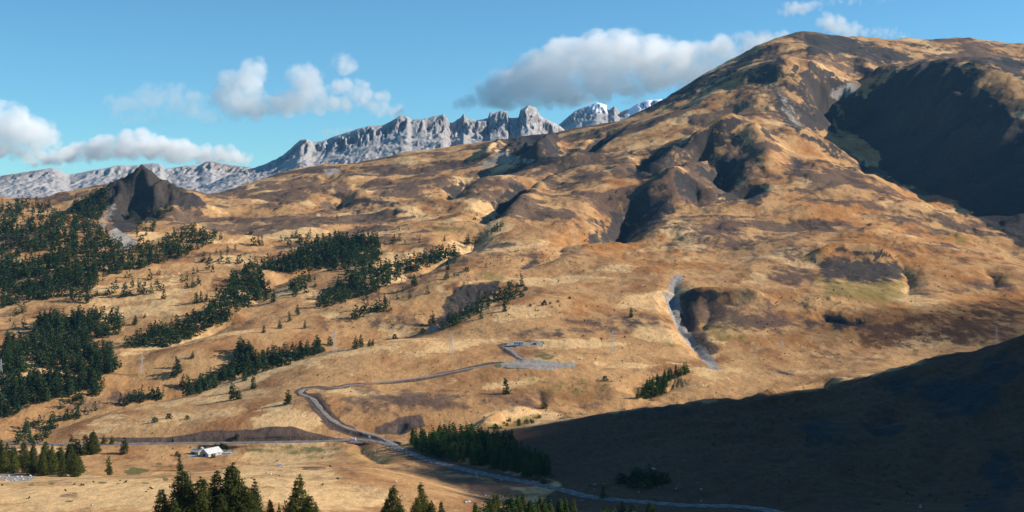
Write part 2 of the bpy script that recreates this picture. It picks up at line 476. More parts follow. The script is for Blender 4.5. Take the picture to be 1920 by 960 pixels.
def cover(kind, poly, soft=6.0, amt=1.0, tol=0.22):
    """a patch of one ground cover, outlined on the slope where it lies"""
    poly = np.array(poly, float)
    if soft >= 4: soft *= 1.9
    c = poly.mean(0); Yc = hit(c[0], c[1])
    if Yc is None: return
    ys = [hit(*p) for p in poly]; ys = [y for y in ys if y] + [Yc]
    y0, y1 = min(ys) * (1 - tol * 0.3), max(ys) * (1 + tol * 0.3)
    m = (warp_px > poly[:, 0].min() - soft) & (warp_px < poly[:, 0].max() + soft) & (warp_py > poly[:, 1].min() - soft) & (warp_py < poly[:, 1].max() + soft) & (YY > y0) & (YY < y1)
    idx = np.nonzero(m.ravel())[0]
    if len(idx) == 0: return
    x = warp_px.ravel()[idx]; y = warp_py.ravel()[idx]
    inside = np.zeros(len(idx), bool); dmin = np.full(len(idx), 1e9)
    for k in range(len(poly)):
        ax, ay = poly[k]; bx, by = poly[(k + 1) % len(poly)]
        cond = ((ay > y) != (by > y)) & (x < (bx - ax) * (y - ay) / (by - ay + 1e-12) + ax)
        inside ^= cond
        t = np.clip(((x - ax) * (bx - ax) + (y - ay) * (by - ay)) / ((bx - ax) ** 2 + (by - ay) ** 2 + 1e-9), 0, 1)
        dmin = np.minimum(dmin, np.hypot(x - ax - t * (bx - ax), y - ay - t * (by - ay)))
    sd = np.where(inside, dmin, -dmin)
    w = amt * sstep(-soft, soft, sd)
    f = cov[kind].ravel(); f[idx] = np.maximum(f[idx], w)

def blob(kind, px, py, rx, ry, amt=1.0, soft=None, rot=0.0):
    a = np.arange(10) / 10 * 2 * np.pi
    c, s = math.cos(rot), math.sin(rot)
    cover(kind, [(px + rx * math.cos(t) * c - ry * math.sin(t) * s, py + rx * math.cos(t) * s + ry * math.sin(t) * c) for t in a], soft or max(2.0, min(rx, ry) * 0.5), amt)

def cover_line(kind, pp, width, amt=1.0):
    wl_ = world_line(pp, 2.5)
    idx, D, I = line_dist(wl_, width * 1.6)
    w = amt * (1 - sstep(width * 0.6, width * 1.5, D + 0.25 * width * wob_x.ravel()[idx] / 4))
    f = cov[kind].ravel(); f[idx] = np.maximum(f[idx], w)

S, H_, O, LS = 'shale', 'heath', 'olive', 'scree'
# summit block
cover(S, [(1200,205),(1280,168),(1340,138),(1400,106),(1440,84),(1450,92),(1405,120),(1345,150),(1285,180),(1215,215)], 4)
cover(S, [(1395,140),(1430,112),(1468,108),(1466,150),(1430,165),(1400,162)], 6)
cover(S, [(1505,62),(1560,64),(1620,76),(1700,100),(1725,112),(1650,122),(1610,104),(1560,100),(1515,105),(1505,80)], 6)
cover(H_, [(1600,68),(1700,76),(1920,80),(1920,95),(1740,92),(1640,80)], 4, 0.5)
cover(S, [(1735,103),(1800,108),(1920,108),(1920,150),(1860,128),(1800,114)], 5, 0.9)
cover(S, [(1440,165),(1500,130),(1540,130),(1520,150),(1470,172)], 6, 0.6)
cover(S, [(1600,120),(1640,128),(1640,140),(1600,138)], 4, 0.9)
cover(S, [(1510,165),(1540,152),(1575,152),(1612,156),(1600,182),(1572,205),(1560,235),(1535,225),(1525,198)], 5, 1)
blob('scree', 1590, 168, 22, 10, 0.9, 5, -0.3)
blob('scree', 1565, 180, 12, 12, 0.7, 4)
cover(S, [(1455,172),(1485,188),(1512,238),(1500,252),(1472,232),(1452,205)], 5, 0.95)
cover('scree', [(1452,150),(1470,172),(1498,215),(1512,245),(1490,240),(1465,205)], 5, 0.45)
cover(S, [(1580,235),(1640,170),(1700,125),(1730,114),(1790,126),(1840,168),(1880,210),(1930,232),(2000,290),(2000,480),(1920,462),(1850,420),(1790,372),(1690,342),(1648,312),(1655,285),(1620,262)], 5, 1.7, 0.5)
cover(H_, [(1780,380),(1830,340),(1920,330),(1930,460),(1860,425)], 10, 0.7, 0.5)
# spurs and hollows of the middle mountain
cover(S, [(940,262),(1000,246),(1045,245),(1040,268),(1010,292),(985,300),(955,285)], 4, 1)
cover('scree', [(905,305),(945,275),(975,300),(1000,298),(990,305),(930,312),(895,318)], 4, 0.55)
cover(S, [(905,305),(945,275),(975,300),(1000,298),(990,305),(930,312),(895,318)], 4, 0.5)
cover(H_, [(880,305),(905,290),(940,268),(945,275),(905,300),(885,315)], 3, 0.9)
cover(H_, [(1000,320),(1040,300),(1050,310),(1020,330),(1000,335)], 4)
cover(S, [(1180,330),(1225,275),(1290,262),(1345,252),(1300,290),(1240,325),(1195,342)], 6, 0.8)  # shadow on the gully walls, put into the ground colour
cover(H_, [(1140,320),(1180,295),(1195,310),(1190,335),(1150,330)], 6, 0.9)
cover(H_, [(1060,330),(1100,315),(1140,320),(1130,340),(1080,345)], 6, 0.8)
cover(S, [(1340,298),(1375,290),(1400,300),(1400,335),(1365,348),(1345,330)], 6, 0.8)
cover(H_, [(1350,270),(1390,250),(1420,270),(1430,320),(1390,340),(1370,300)], 8, 0.85)
cover(S, [(1360,355),(1430,345),(1445,360),(1420,385),(1370,382),(1352,375)], 5, 0.75)
cover(H_, [(1250,345),(1300,330),(1345,345),(1350,375),(1330,390),(1280,385),(1250,370)], 8, 0.8)
cover(S, [(1150,400),(1200,362),(1250,365),(1270,385),(1240,415),(1205,430),(1150,455),(1132,445)], 6, 0.85)
cover(H_, [(1200,400),(1260,385),(1275,400),(1240,430),(1190,445)], 6, 0.7)
cover(H_, [(1480,290),(1540,310),(1570,330),(1550,340),(1500,340),(1470,320)], 6, 0.7)
cover(S, [(1490,300),(1510,305),(1505,325),(1490,320)], 4, 0.8)
cover(H_, [(1530,330),(1600,290),(1610,300),(1570,325),(1545,345)], 4, 0.5)
# lower mountain
cover(S, [(1525,495),(1560,483),(1620,482),(1680,490),(1700,510),(1680,530),(1600,530),(1545,525)], 8, 0.9)
cover(O, [(1530,520),(1600,525),(1690,520),(1705,555),(1680,570),(1610,565),(1545,550)], 10, 0.9)
cover(H_, [(1440,500),(1500,490),(1530,500),(1530,530),(1480,540),(1440,525)], 10, 0.6)
cover(H_, [(1275,560),(1330,560),(1400,560),(1445,565),(1480,590),(1540,600),(1545,630),(1450,625),(1380,630),(1320,615),(1290,590)], 10, 0.7)
cover(O, [(1310,595),(1380,585),(1420,610),(1400,640),(1340,640),(1310,620)], 10, 0.7)
cover(S, [(1540,588),(1570,590),(1605,600),(1625,592),(1620,610),(1570,620),(1545,605)], 5, 0.9)
cover('russet', [(1620,600),(1750,570),(1920,560),(1920,640),(1800,660),(1680,670),(1600,650),(1590,625)], 14, 0.6, 0.4)
cover(H_, [(1700,545),(1800,530),(1920,520),(1920,545),(1800,560),(1720,570)], 10, 0.5)
cover_line('scree', [(1256,556),(1258,575),(1268,602),(1288,632),(1316,662),(1340,690)], 6, 1.2)
cover_line('scree', [(1253,552),(1262,565),(1266,585)], 9, 1.1)
cover_line('scree', [(1274,516),(1266,530),(1262,548)], 7, 0.9)
cover_line(H_, [(1285,555),(1284,590),(1300,622),(1330,660)], 12, 0.9)
cover('scree', [(1262,516),(1280,518),(1278,530),(1262,540)], 3, 0.8)
cover(H_, [(1060,600),(1150,590),(1220,585),(1265,600),(1260,625),(1180,625),(1080,615)], 8, 0.6)
cover(S, [(1160,600),(1215,595),(1220,610),(1170,618)], 6, 0.5)
cover(H_, [(950,618),(1050,610),(1120,615),(1110,628),(1030,632),(960,632)], 6, 0.7)
cover(S, [(1030,620),(1075,618),(1075,628),(1035,630)], 5, 0.6)
cover('orange', [(1020,450),(1060,430),(1085,445),(1070,465),(1030,470)], 8, 0.8)
cover('orange', [(1150,695),(1190,705),(1200,722),(1178,722)], 6, 0.9)
cover('orange', [(860,575),(840,600),(790,598),(800,580)], 8, 0.5)
cover('orange', [(1700,440),(1790,430),(1830,455),(1780,470),(1720,470)], 14, 0.7)
cover(O, [(1720,400),(1790,400),(1860,450),(1880,480),(1800,470),(1740,440)], 14, 0.5)
cover('orange', [(1600,225),(1650,280),(1640,300),(1560,260),(1540,225)], 10, 0.5)
cover(O, [(1220,640),(1290,630),(1320,660),(1260,665)], 8, 0.5)
cover(O, [(810,425),(860,418),(880,430),(850,440),(815,440)], 6, 0.6)
# centre hills
cover(S, [(828,575),(850,545),(885,532),(935,530),(935,545),(905,565),(880,590),(850,598),(835,600)], 4, 1)
cover(O, [(905,505),(945,515),(955,525),(920,530),(895,515)], 5, 0.7)
cover(S, [(960,500),(1000,488),(1025,488),(1000,500),(970,512)], 4, 0.8)
cover(S, [(818,595),(832,585),(835,612),(822,618)], 3, 0.8)
cover(H_, [(640,510),(780,500),(860,520),(800,560),(720,580),(640,590)], 12, 0.35)
cover(H_, [(640,600),(720,580),(800,590),(800,615),(720,622),(650,625)], 10, 0.5)
cover(H_, [(560,610),(640,595),(660,610),(640,632),(570,625)], 10, 0.45)
cover(H_, [(760,585),(850,575),(860,600),(800,612)], 8, 0.5)
cover(H_, [(640,740),(760,725),(870,735),(880,770),(760,780),(650,770)], 20, 0.75)
cover(H_, [(860,745),(1010,730),(1020,770),(960,780),(880,770)], 12, 0.5)
cover(O, [(900,700),(1050,690),(1150,700),(1180,740),(1080,750),(960,740)], 16, 0.35)
cover('earth', [(700,802),(760,782),(790,780),(800,795),(765,810),(745,815),(705,810)], 4, 0.9)
cover(S, [(748,795),(768,795),(764,812),(746,818)], 3, 0.9)
cover('orange', [(780,790),(830,795),(860,805),(800,812),(775,805)], 6, 0.7)
cover('earth', [(180,822),(300,820),(380,810),(440,809),(500,802),(540,802),(610,815),(650,822),(650,826),(440,829),(250,832)], 2.5, 1.0)
cover('earth', [(600,790),(640,806),(690,818),(700,822),(660,818),(620,803)], 3, 0.7)
cover(H_, [(120,770),(180,740),(240,732),(300,745),(240,765),(160,775)], 8, 0.7)
cover('scree', [(200,440),(215,425),(235,440),(262,450),(235,470),(225,465)], 3, 0.8)
cover('scree', [(190,385),(215,370),(225,390),(205,420),(185,440)], 5, 0.4)
# the pointed peak
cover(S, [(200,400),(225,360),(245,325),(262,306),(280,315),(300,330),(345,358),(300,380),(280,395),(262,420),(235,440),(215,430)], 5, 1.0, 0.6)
cover(H_, [(300,400),(350,385),(400,405),(380,420),(330,425)], 8, 0.7)
cover(H_, [(380,355),(430,345),(470,350),(470,372),(420,375),(385,370)], 6, 0.8)
for (x, y, rx, ry) in [(560,345,45,14),(540,372,40,14),(615,385,16,14),(700,345,40,9),(705,378,25,8),(600,352,30,10),(640,352,20,14),(760,355,60,13),(730,318,40,12),(800,322,25,12),(900,325,30,10),(905,345,40,14),(870,365,40,10),(830,345,30,8),(960,345,20,14),(680,432,60,6),(740,412,40,4),(450,425,45,10),(500,345,25,7)]:
    blob(H_, x, y, rx, ry, 0.85, None, -0.12)
cover('scree', [(608,318),(630,316),(640,325),(612,328)], 4, 0.7)
# foreground shade side
cover('russet', [(960,822),(1040,797),(1140,777),(1280,762),(1400,750),(1550,730),(1650,703),(1780,668),(1920,630),(2300,480),(2300,990),(1100,990),(1000,950),(1060,910),(1000,880)], 10, 1.6, 0.8)  # dark red-brown painted here to deepen the shade on the near hill
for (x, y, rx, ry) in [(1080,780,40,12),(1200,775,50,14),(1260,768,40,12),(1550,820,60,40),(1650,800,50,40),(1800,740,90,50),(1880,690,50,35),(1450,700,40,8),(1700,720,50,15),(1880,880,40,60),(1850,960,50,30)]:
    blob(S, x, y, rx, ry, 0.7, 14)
cover(O, [(900,805),(960,785),(1020,775),(1010,790),(940,808)], 6, 0.8)
cover(O, [(640,845),(700,838),(740,850),(760,880),(700,868),(600,862),(560,855)], 8, 0.6)
cover(H_, [(720,880),(760,868),(900,892),(1000,930),(900,950),(840,915),(790,893)], 8, 0.7)
blob('green', 255, 884, 22, 6, 0.8); blob('green', 720, 668, 12, 3, 0.0)
blob('green', 1020, 668, 22, 6, 0.6); blob('green', 935, 687, 8, 5, 0.7)
cover('green', [(445,838),(560,834),(640,836),(640,846),(560,852),(470,850)], 4, 0.55)
blob('orange', 310, 880, 28, 9, 0.5); blob('orange', 500, 876, 30, 8, 0.35); blob(H_, 585, 877, 22, 4, 0.5)
blob('scree', 30, 896, 34, 6, 0.9, 4); blob('scree', 85, 888, 10, 3, 0.7, 3)
blob(H_, 130, 930, 22, 5, 0.7); blob('green', 128, 941, 8, 2.2, 0.8, 2); blob('green', 140, 925, 7, 2, 0.8, 2)
for (x, y, rx, ry) in [(95,905,8,2),(45,913,9,2),(60,908,7,2),(190,906,9,2),(275,905,8,2.5),(300,868,6,2),(352,888,6,2.5),(430,878,14,4),(220,908,5,2),(310,898,6,1.5)]:
    blob('green', x, y, rx, ry, 0.8, 1.5)
blob('pale', 520, 895, 120, 25, 1.1); blob('pale', 200, 925, 260, 30, 1.1); blob('pale', 600, 930, 150, 25, 1.0)
for (x, y, rx, ry) in [(300,790,160,14),(430,745,80,10),(700,655,120,10),(830,650,100,14),(250,560,120,14),(620,545,70,8),(700,500,60,8),(880,470,120,12),(1000,460,100,8),(640,410,160,5),(500,440,120,6),(960,720,60,8),(900,640,60,8)]:
    blob('pale', x, y, rx, ry, 0.7, None, -0.15)
cover('pale', [(1250,725),(1320,695),(1400,692),(1560,690),(1640,690),(1560,702),(1400,712),(1300,735)], 5, 0.5)
for nm_ in ('track', 'spur'):
    cover_line('earth', ROADS[nm_][0], 5.5, 1.0)
cover_line('earth', [(585,742),(600,764),(628,792),(650,803)], 8, 0.9)
cover_line(H_, [(745,842),(800,861),(860,879),(930,893),(1000,907)], 14, 0.8)
# gravel platforms
cover('scree', [(925,684),(950,676),(1000,674),(1080,680),(1082,688),(1040,692),(985,690),(940,690)], 2.2, 1.0, 0.4)
cover(S, [(932,682),(985,686),(990,691),(945,692)], 1.5, 0.9)
cover('scree', [(940,650),(955,641),(1018,640),(1018,648),(970,649)], 2.0, 1.0, 0.4)
cover('scree', [(350,852),(372,842),(400,840),(445,846),(440,853),(400,858),(352,858)], 2.0, 1.0, 0.4)

# heath grows wild over the mountain in ragged belts along the slope
belt = fbm(Xw / 300 + 0.3 * lump, Yw / 190 + 0.7 * rid, 4, 111, 0.5)
cov['heath'] = np.maximum(cov['heath'], 1.0 * sstep(-0.26 + 0.3 * (1 - sstep(2000, 2700, YY)), 0.42, belt) * (0.2 + 0.8 * sstep(1900, 2600, YY))).astype(np.float32)
belt2 = fbm(Xw / 380 + 9, Yw / 320, 4, 121, 0.5)
cov['shale'] = np.maximum(cov['shale'], 0.7 * sstep(0.15, 0.5, belt2) * sstep(2400, 3200, YY)).astype(np.float32)
cov['pale'] = np.maximum(cov['pale'], 0.8 * sstep(0.05, 0.4, fbm(Xw / 130 + 4, Yw / 130, 4, 131))).astype(np.float32)
rich = sstep(950, 1150, PXg) * sstep(1450, 1700, YY) * (1 - sstep(3000, 3600, YY))
cov['orange'] = np.maximum(cov['orange'], rich * (0.22 + 0.5 * sstep(-0.2, 0.35, fbm(Xw / 260, Yw / 260, 3, 141)))).astype(np.float32)
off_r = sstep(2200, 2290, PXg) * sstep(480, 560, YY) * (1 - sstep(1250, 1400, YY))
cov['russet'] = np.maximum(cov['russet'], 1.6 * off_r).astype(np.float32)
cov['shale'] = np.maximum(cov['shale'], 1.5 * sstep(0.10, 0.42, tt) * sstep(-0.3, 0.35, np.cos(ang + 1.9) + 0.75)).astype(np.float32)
# steep ground sheds its turf: bare rock by slope
gy, gx = np.gradient(ZZ)
dXc = np.gradient(XX, axis=1); dYr = np.gradient(YY, axis=0); dXr = np.gradient(XX, axis=0)
zx = gx / dXc; zy = (gy - zx * dXr) / dYr
slope = np.hypot(zx, zy)
cov['shale'] = np.maximum(cov['shale'], 0.85 * sstep(0.72, 1.05, slope)).astype(np.float32)

# ---- ground material
def nodes_of(name):
    m = bpy.data.materials.new(name); m.use_nodes = True
    nt = m.node_tree; nt.nodes.clear()
    return m, nt.nodes, nt.links

def simple(name, col, rough=0.7, metal=0.0, var=0.15, scale=3.0, bump=0.0):
    m, N, L = nodes_of(name)
    o = N.new('ShaderNodeOutputMaterial'); b = N.new('ShaderNodeBsdfPrincipled')
    b.inputs['Roughness'].default_value = rough; b.inputs['Metallic'].default_value = metal
    t = N.new('ShaderNodeTexCoord'); nz = N.new('ShaderNodeTexNoise'); nz.inputs['Scale'].default_value = scale; nz.inputs['Detail'].default_value = 5
    L.new(t.outputs['Object'], nz.inputs['Vector'])
    r = N.new('ShaderNodeValToRGB')
    r.color_ramp.elements[0].position = 0.3; r.color_ramp.elements[1].position = 0.7
    r.color_ramp.elements[0].color = (*[c * (1 - var) for c in col], 1); r.color_ramp.elements[1].color = (*[min(1, c * (1 + var)) for c in col], 1)
    L.new(nz.outputs[0], r.inputs[0]); L.new(r.outputs[0], b.inputs['Base Color'])
    if bump:
        bp = N.new('ShaderNodeBump'); bp.inputs['Strength'].default_value = bump; bp.inputs['Distance'].default_value = 0.1
        L.new(nz.outputs[0], bp.inputs['Height']); L.new(bp.outputs[0], b.inputs['Normal'])
    L.new(b.outputs[0], o.inputs[0])
    return m

def ground_material():
    m, N, L = nodes_of('alpine_ground')
    out = N.new('ShaderNodeOutputMaterial'); bs = N.new('ShaderNodeBsdfPrincipled')
    bs.inputs['Roughness'].default_value = 0.95
    bs.inputs['Specular IOR Level'].default_value = 0.1
    geo = N.new('ShaderNodeNewGeometry')
    def mapping(sx, sy, sz):
        mp = N.new('ShaderNodeMapping'); mp.inputs['Scale'].default_value = (sx, sy, sz)
        L.new(geo.outputs['Position'], mp.inputs['Vector']); return mp
    def noise(mp, scale, det=4, rough=0.55, dist=0.0):
        t = N.new('ShaderNodeTexNoise'); t.inputs['Scale'].default_value = scale; t.inputs['Detail'].default_value = det
        t.inputs['Roughness'].default_value = rough; t.inputs['Distortion'].default_value = dist
        L.new(mp.outputs[0], t.inputs['Vector']); return t.outputs[0]
    def ramp(f, a, b):
        r = N.new('ShaderNodeMapRange'); r.interpolation_type = 'SMOOTHSTEP'
        r.inputs['From Min'].default_value = a; r.inputs['From Max'].default_value = b
        L.new(f, r.inputs['Value']); return r.outputs[0]
    def math_(op, a, b=None, c=None):
        n_ = N.new('ShaderNodeMath'); n_.operation = op
        for i, v in enumerate((a, b, c)):
            if v is None: continue
            if isinstance(v, (int, float)): n_.inputs[i].default_value = v
            else: L.new(v, n_.inputs[i])
        return n_.outputs[0]
    def mix(f, a, b):
        x = N.new('ShaderNodeMix'); x.data_type = 'RGBA'
        if isinstance(f, (int, float)): x.inputs[0].default_value = f
        else: L.new(f, x.inputs[0])
        for i, v in ((6, a), (7, b)):
            if isinstance(v, tuple): x.inputs[i].default_value = (*v, 1)
            else: L.new(v, x.inputs[i])
        return x.outputs[2]
    iso = mapping(1, 1, 1); stripe = mapping(1.0, 0.55, 1.1)
    n_big = noise(iso, 0.0042, 4); n_mid = noise(stripe, 0.017, 5, 0.6, 0.4); n_small = noise(stripe, 0.07, 5, 0.65); n_fine = noise(mapping(1.0, 0.4, 1.0), 0.22, 6, 0.78)
    n_grain = noise(iso, 1.6, 2, 0.6)
    gold = mix(n_big, (0.40, 0.215, 0.085), (0.50, 0.30, 0.135))
    gold = mix(ramp(n_mid, 0.42, 0.68), gold, (0.27, 0.125, 0.048))
    gold = mix(math_('MULTIPLY', ramp(n_small, 0.50, 0.75), 0.55), gold, (0.15, 0.075, 0.032))
    a1 = N.new('ShaderNodeAttribute'); a1.attribute_name = 'cover_a'
    a2 = N.new('ShaderNodeAttribute'); a2.attribute_name = 'cover_b'
    a3 = N.new('ShaderNodeAttribute'); a3.attribute_name = 'cover_c'
    s3 = N.new('ShaderNodeSeparateColor'); L.new(a3.outputs['Color'], s3.inputs[0])
    s1 = N.new('ShaderNodeSeparateColor'); L.new(a1.outputs['Color'], s1.inputs[0])
    s2 = N.new('ShaderNodeSeparateColor'); L.new(a2.outputs['Color'], s2.inputs[0])
    ch = {'shale': s1.outputs[0], 'heath': s1.outputs[1], 'olive': s1.outputs[2], 'scree': a1.outputs['Alpha'],
          'orange': s2.outputs[0], 'pale': s2.outputs[1], 'green': s2.outputs[2], 'earth': a2.outputs['Alpha'], 'russet': s3.outputs[0]}
    edge = math_('ADD', math_('MULTIPLY', math_('SUBTRACT', n_mid, 0.5), 1.6), math_('ADD', math_('MULTIPLY', math_('SUBTRACT', n_small, 0.5), 1.5), math_('MULTIPLY', math_('SUBTRACT', n_fine, 0.5), 0.8)))
    def mask(k, lo=0.3, hi=0.75, e=1.0):
        v = math_('MULTIPLY_ADD', edge, e, ch[k])
        # nothing where the patch is absent
        return math_('MULTIPLY', ramp(v, lo, hi), ramp(ch[k], 0.0, 0.3))
    # wild heath scattered over the open slope by chance
    wild = math_('MULTIPLY', ramp(noise(stripe, 0.0085, 5, 0.65, 0.6), 0.54, 0.66), ramp(n_small, 0.40, 0.62))
    col = mix(math_('MULTIPLY', mask('pale'), 0.85), gold, (0.64, 0.42, 0.20))
    col = mix(math_('MULTIPLY', wild, 0.75), col, (0.13, 0.075, 0.045))
    col = mix(math_('MULTIPLY', mask('orange'), 0.8), col, (0.36, 0.155, 0.045))
    col = mix(math_('MULTIPLY', mask('olive'), 0.8), col, (0.20, 0.155, 0.045))
    heath_c = mix(n_fine, (0.045, 0.031, 0.025), (0.145, 0.095, 0.070))
    col = mix(math_('MULTIPLY', mask('heath'), 0.9), col, heath_c)
    russet_c = mix(n_fine, (0.050, 0.022, 0.012), (0.130, 0.066, 0.036))  # tone picked to deepen and warm the near hill's shade
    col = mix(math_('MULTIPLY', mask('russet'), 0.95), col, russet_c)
    earth_c = mix(n_fine, (0.06, 0.040, 0.032), (0.15, 0.10, 0.075))
    col = mix(mask('earth', 0.2, 0.5, 0.6), col, earth_c)
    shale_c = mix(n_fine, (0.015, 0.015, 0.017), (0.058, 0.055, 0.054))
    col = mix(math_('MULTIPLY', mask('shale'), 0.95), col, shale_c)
    scree_c = mix(n_fine, (0.20, 0.175, 0.15), (0.37, 0.33, 0.29))
    col = mix(mask('scree', 0.25, 0.6, 0.6), col, scree_c)
    col = mix(math_('MULTIPLY', mask('green', 0.25, 0.6, 0.8), 0.85), col, (0.085, 0.10, 0.03))
    # fine mottling of tussocks
    hs = N.new('ShaderNodeHueSaturation')
    L.new(col, hs.inputs['Color'])
    L.new(math_('MULTIPLY_ADD', math_('ADD', math_('SUBTRACT', n_fine, 0.5), math_('SUBTRACT', n_grain, 0.5)), 1.35, 1.0), hs.inputs['Value'])
    L.new(hs.outputs[0], bs.inputs['Base Color'])
    hgt = math_('ADD', math_('MULTIPLY', n_small, 2.2), math_('ADD', math_('MULTIPLY', n_fine, 1.2), math_('MULTIPLY', n_mid, 3.0)))
    bp = N.new('ShaderNodeBump'); bp.inputs['Strength'].default_value = 0.75; bp.inputs['Distance'].default_value = 1.0
    L.new(hgt, bp.inputs['Height']); L.new(bp.outputs[0], bs.inputs['Normal'])
    L.new(bs.outputs[0], out.inputs[0])
    return m
M_GROUND = ground_material()

ii, jj = np.meshgrid(np.arange(NR - 1), np.arange(NC - 1), indexing='ij')
v0 = (ii * NC + jj).ravel()
quads = np.stack([v0, v0 + 1, v0 + NC + 1, v0 + NC], 1)
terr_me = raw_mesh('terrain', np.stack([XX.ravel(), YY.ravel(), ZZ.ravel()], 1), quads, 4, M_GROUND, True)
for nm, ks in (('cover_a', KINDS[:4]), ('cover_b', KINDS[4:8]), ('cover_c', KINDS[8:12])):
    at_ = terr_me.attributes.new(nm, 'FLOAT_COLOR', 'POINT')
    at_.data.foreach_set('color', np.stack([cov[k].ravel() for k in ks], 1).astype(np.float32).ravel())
terrain = tag(obj('terrain', terr_me), kind='structure')

# ------------------------------------------------------------------ the grey limestone range behind
def rock_material():
    m, N, L = nodes_of('limestone')
    out = N.new('ShaderNodeOutputMaterial'); bs = N.new('ShaderNodeBsdfPrincipled')
    bs.inputs['Roughness'].default_value = 0.9; bs.inputs['Specular IOR Level'].default_value = 0.2
    geo = N.new('ShaderNodeNewGeometry')
    sep = N.new('ShaderNodeSeparateXYZ'); L.new(geo.outputs['True Normal'], sep.inputs[0])
    def noise(scale, sc=(1, 1, 1), det=5, rough=0.6):
        mp = N.new('ShaderNodeMapping'); mp.inputs['Scale'].default_value = sc
        L.new(geo.outputs['Position'], mp.inputs[0])
        t = N.new('ShaderNodeTexNoise'); t.inputs['Scale'].default_value = scale; t.inputs['Detail'].default_value = det; t.inputs['Roughness'].default_value = rough
        L.new(mp.outputs[0], t.inputs['Vector']); return t.outputs[0]
    def ramp(v, a, b):
        r = N.new('ShaderNodeMapRange'); r.interpolation_type = 'SMOOTHSTEP'
        r.inputs['From Min'].default_value = a; r.inputs['From Max'].default_value = b
        L.new(v, r.inputs['Value']); return r.outputs[0]
    def mix(f, a, b):
        x = N.new('ShaderNodeMix'); x.data_type = 'RGBA'; L.new(f, x.inputs[0])
        for i, v in ((6, a), (7, b)):
            if isinstance(v, tuple): x.inputs[i].default_value = (*v, 1)
            else: L.new(v, x.inputs[i])
        return x.outputs[2]
    def mul(a, b):
        n_ = N.new('ShaderNodeMath'); n_.operation = 'MULTIPLY'; L.new(a, n_.inputs[0]); L.new(b, n_.inputs[1]); return n_.outputs[0]
    cliff = mix(noise(0.03, (1, 1, 0.4)), (0.13, 0.12, 0.125), (0.27, 0.245, 0.24))
    scree = mix(noise(0.012, (1, 0.5, 1)), (0.30, 0.285, 0.275), (0.46, 0.44, 0.43))
    col = mix(ramp(sep.outputs[2], 0.45, 0.72), cliff, scree)
    at_ = N.new('ShaderNodeAttribute'); at_.attribute_name = 'rock_cover'
    s = N.new('ShaderNodeSeparateColor'); L.new(at_.outputs['Color'], s.inputs[0])
    col = mix(mul(s.outputs[1], ramp(noise(0.02), 0.35, 0.6)), col, (0.17, 0.115, 0.09))
    col = mix(mul(s.outputs[0], ramp(sep.outputs[2], 0.35, 0.6)), col, (0.85, 0.87, 0.90))
    L.new(col, bs.inputs['Base Color'])
    bp = N.new('ShaderNodeBump'); bp.inputs['Strength'].default_value = 0.8; bp.inputs['Distance'].default_value = 8.0
    L.new(noise(0.05, (1, 1, 0.5), 6, 0.7), bp.inputs['Height']); L.new(bp.outputs[0], bs.inputs['Normal'])
    L.new(bs.outputs[0], out.inputs[0])
    return m
M_ROCK = rock_material()

def mountain_range(name, sil, Yc, depth, base_py, seed, spiky, cliff_h, step, snow=None, brown=None, nrow=120):
    sx = np.array([p[0] for p in sil], float); sy = np.array([p[1] for p in sil], float)
    c = np.arange(sx[0], sx[-1] + step, step)
    skyl = np.interp(c, sx, sy)
    u = (c - 960) / F
    t = np.concatenate([np.linspace(-0.45, -0.03, 16), np.linspace(-0.02, 1, nrow)])     # t<0 behind the crest
    T, U = np.meshgrid(t, u, indexing='ij')
    Xc = U * Yc
    crest_off = 90 * fbm(Xc / 420, Xc * 0 + seed, 2, seed) + 20 * perlin(Xc / 60, Xc * 0 + 2.2, seed + 3)
    Y = Yc + crest_off - T * depth
    X = U * Y
    zc = (HY - skyl)[None, :] / F * Y
    zb = (HY - np.interp(c, [sx[0], sx[-1]], base_py))[None, :] / F * (Yc - depth)
    zb = zb * np.ones_like(T)
    butt = ridged(X / 70, Y / 260, 5, seed + 11, 0.62) - 0.5 + 1.6 * perlin(X / 330, Y / 330, seed + 12)                   # buttresses and couloirs
    tw = np.clip(T - 0.038 * np.clip(butt, -0.6, 1.2) * sstep(0.0, 0.08, T), -1, 1.2)
    front = np.where(tw < 0.16, 1 - cliff_h * sstep(0.0, 0.16, tw), (1 - cliff_h) * (1 - np.clip((tw - 0.16) / 0.84, 0, 1)) ** 1.15)
    back = 1 - 0.9 * np.clip(-T / 0.45, 0, 1)
    prof = np.where(T < 0, back, front)
    Z = zb + (zc - zb) * prof
    amp = sstep(0.03, 0.2, T)
    Z += amp * (20 * (ridged(X / 210 + 5, Y / 170, 5, seed + 21, 0.6) - 0.6) + 6 * (ridged(X / 40, Y / 55, 3, seed + 31) - 0.6)) * (0.6 + 0.8 * perlin(X / 500, Y / 400, seed + 5))
    edge = 1 - sstep(0.0, 0.12, np.abs(T))
    Z += edge * spiky * (ridged(Xc / 36, Xc * 0 + 1.5, 3, seed + 41) - 0.55)
    nr, nc = Z.shape
    i2, j2 = np.meshgrid(np.arange(nr - 1), np.arange(nc - 1), indexing='ij')
    q = (i2 * nc + j2).ravel()
    me = raw_mesh(name, np.stack([X.ravel(), Y.ravel(), Z.ravel()], 1), np.stack([q, q + nc, q + nc + 1, q + 1], 1), 4, M_ROCK, False)
    sn = np.zeros_like(Z); br = np.zeros_like(Z)
    if snow is not None: sn = snow(c[None, :] * np.ones_like(Z), HY - Z / Y * F, T)
    if brown is not None: br = brown(c[None, :] * np.ones_like(Z), HY - Z / Y * F, T)
    a_ = me.attributes.new('rock_cover', 'FLOAT_COLOR', 'POINT')
    a_.data.foreach_set('color', np.stack([sn.ravel(), br.ravel(), 0 * sn.ravel(), 0 * sn.ravel() + 1], 1).astype(np.float32).ravel())
    return tag(obj(name, me), kind='structure')

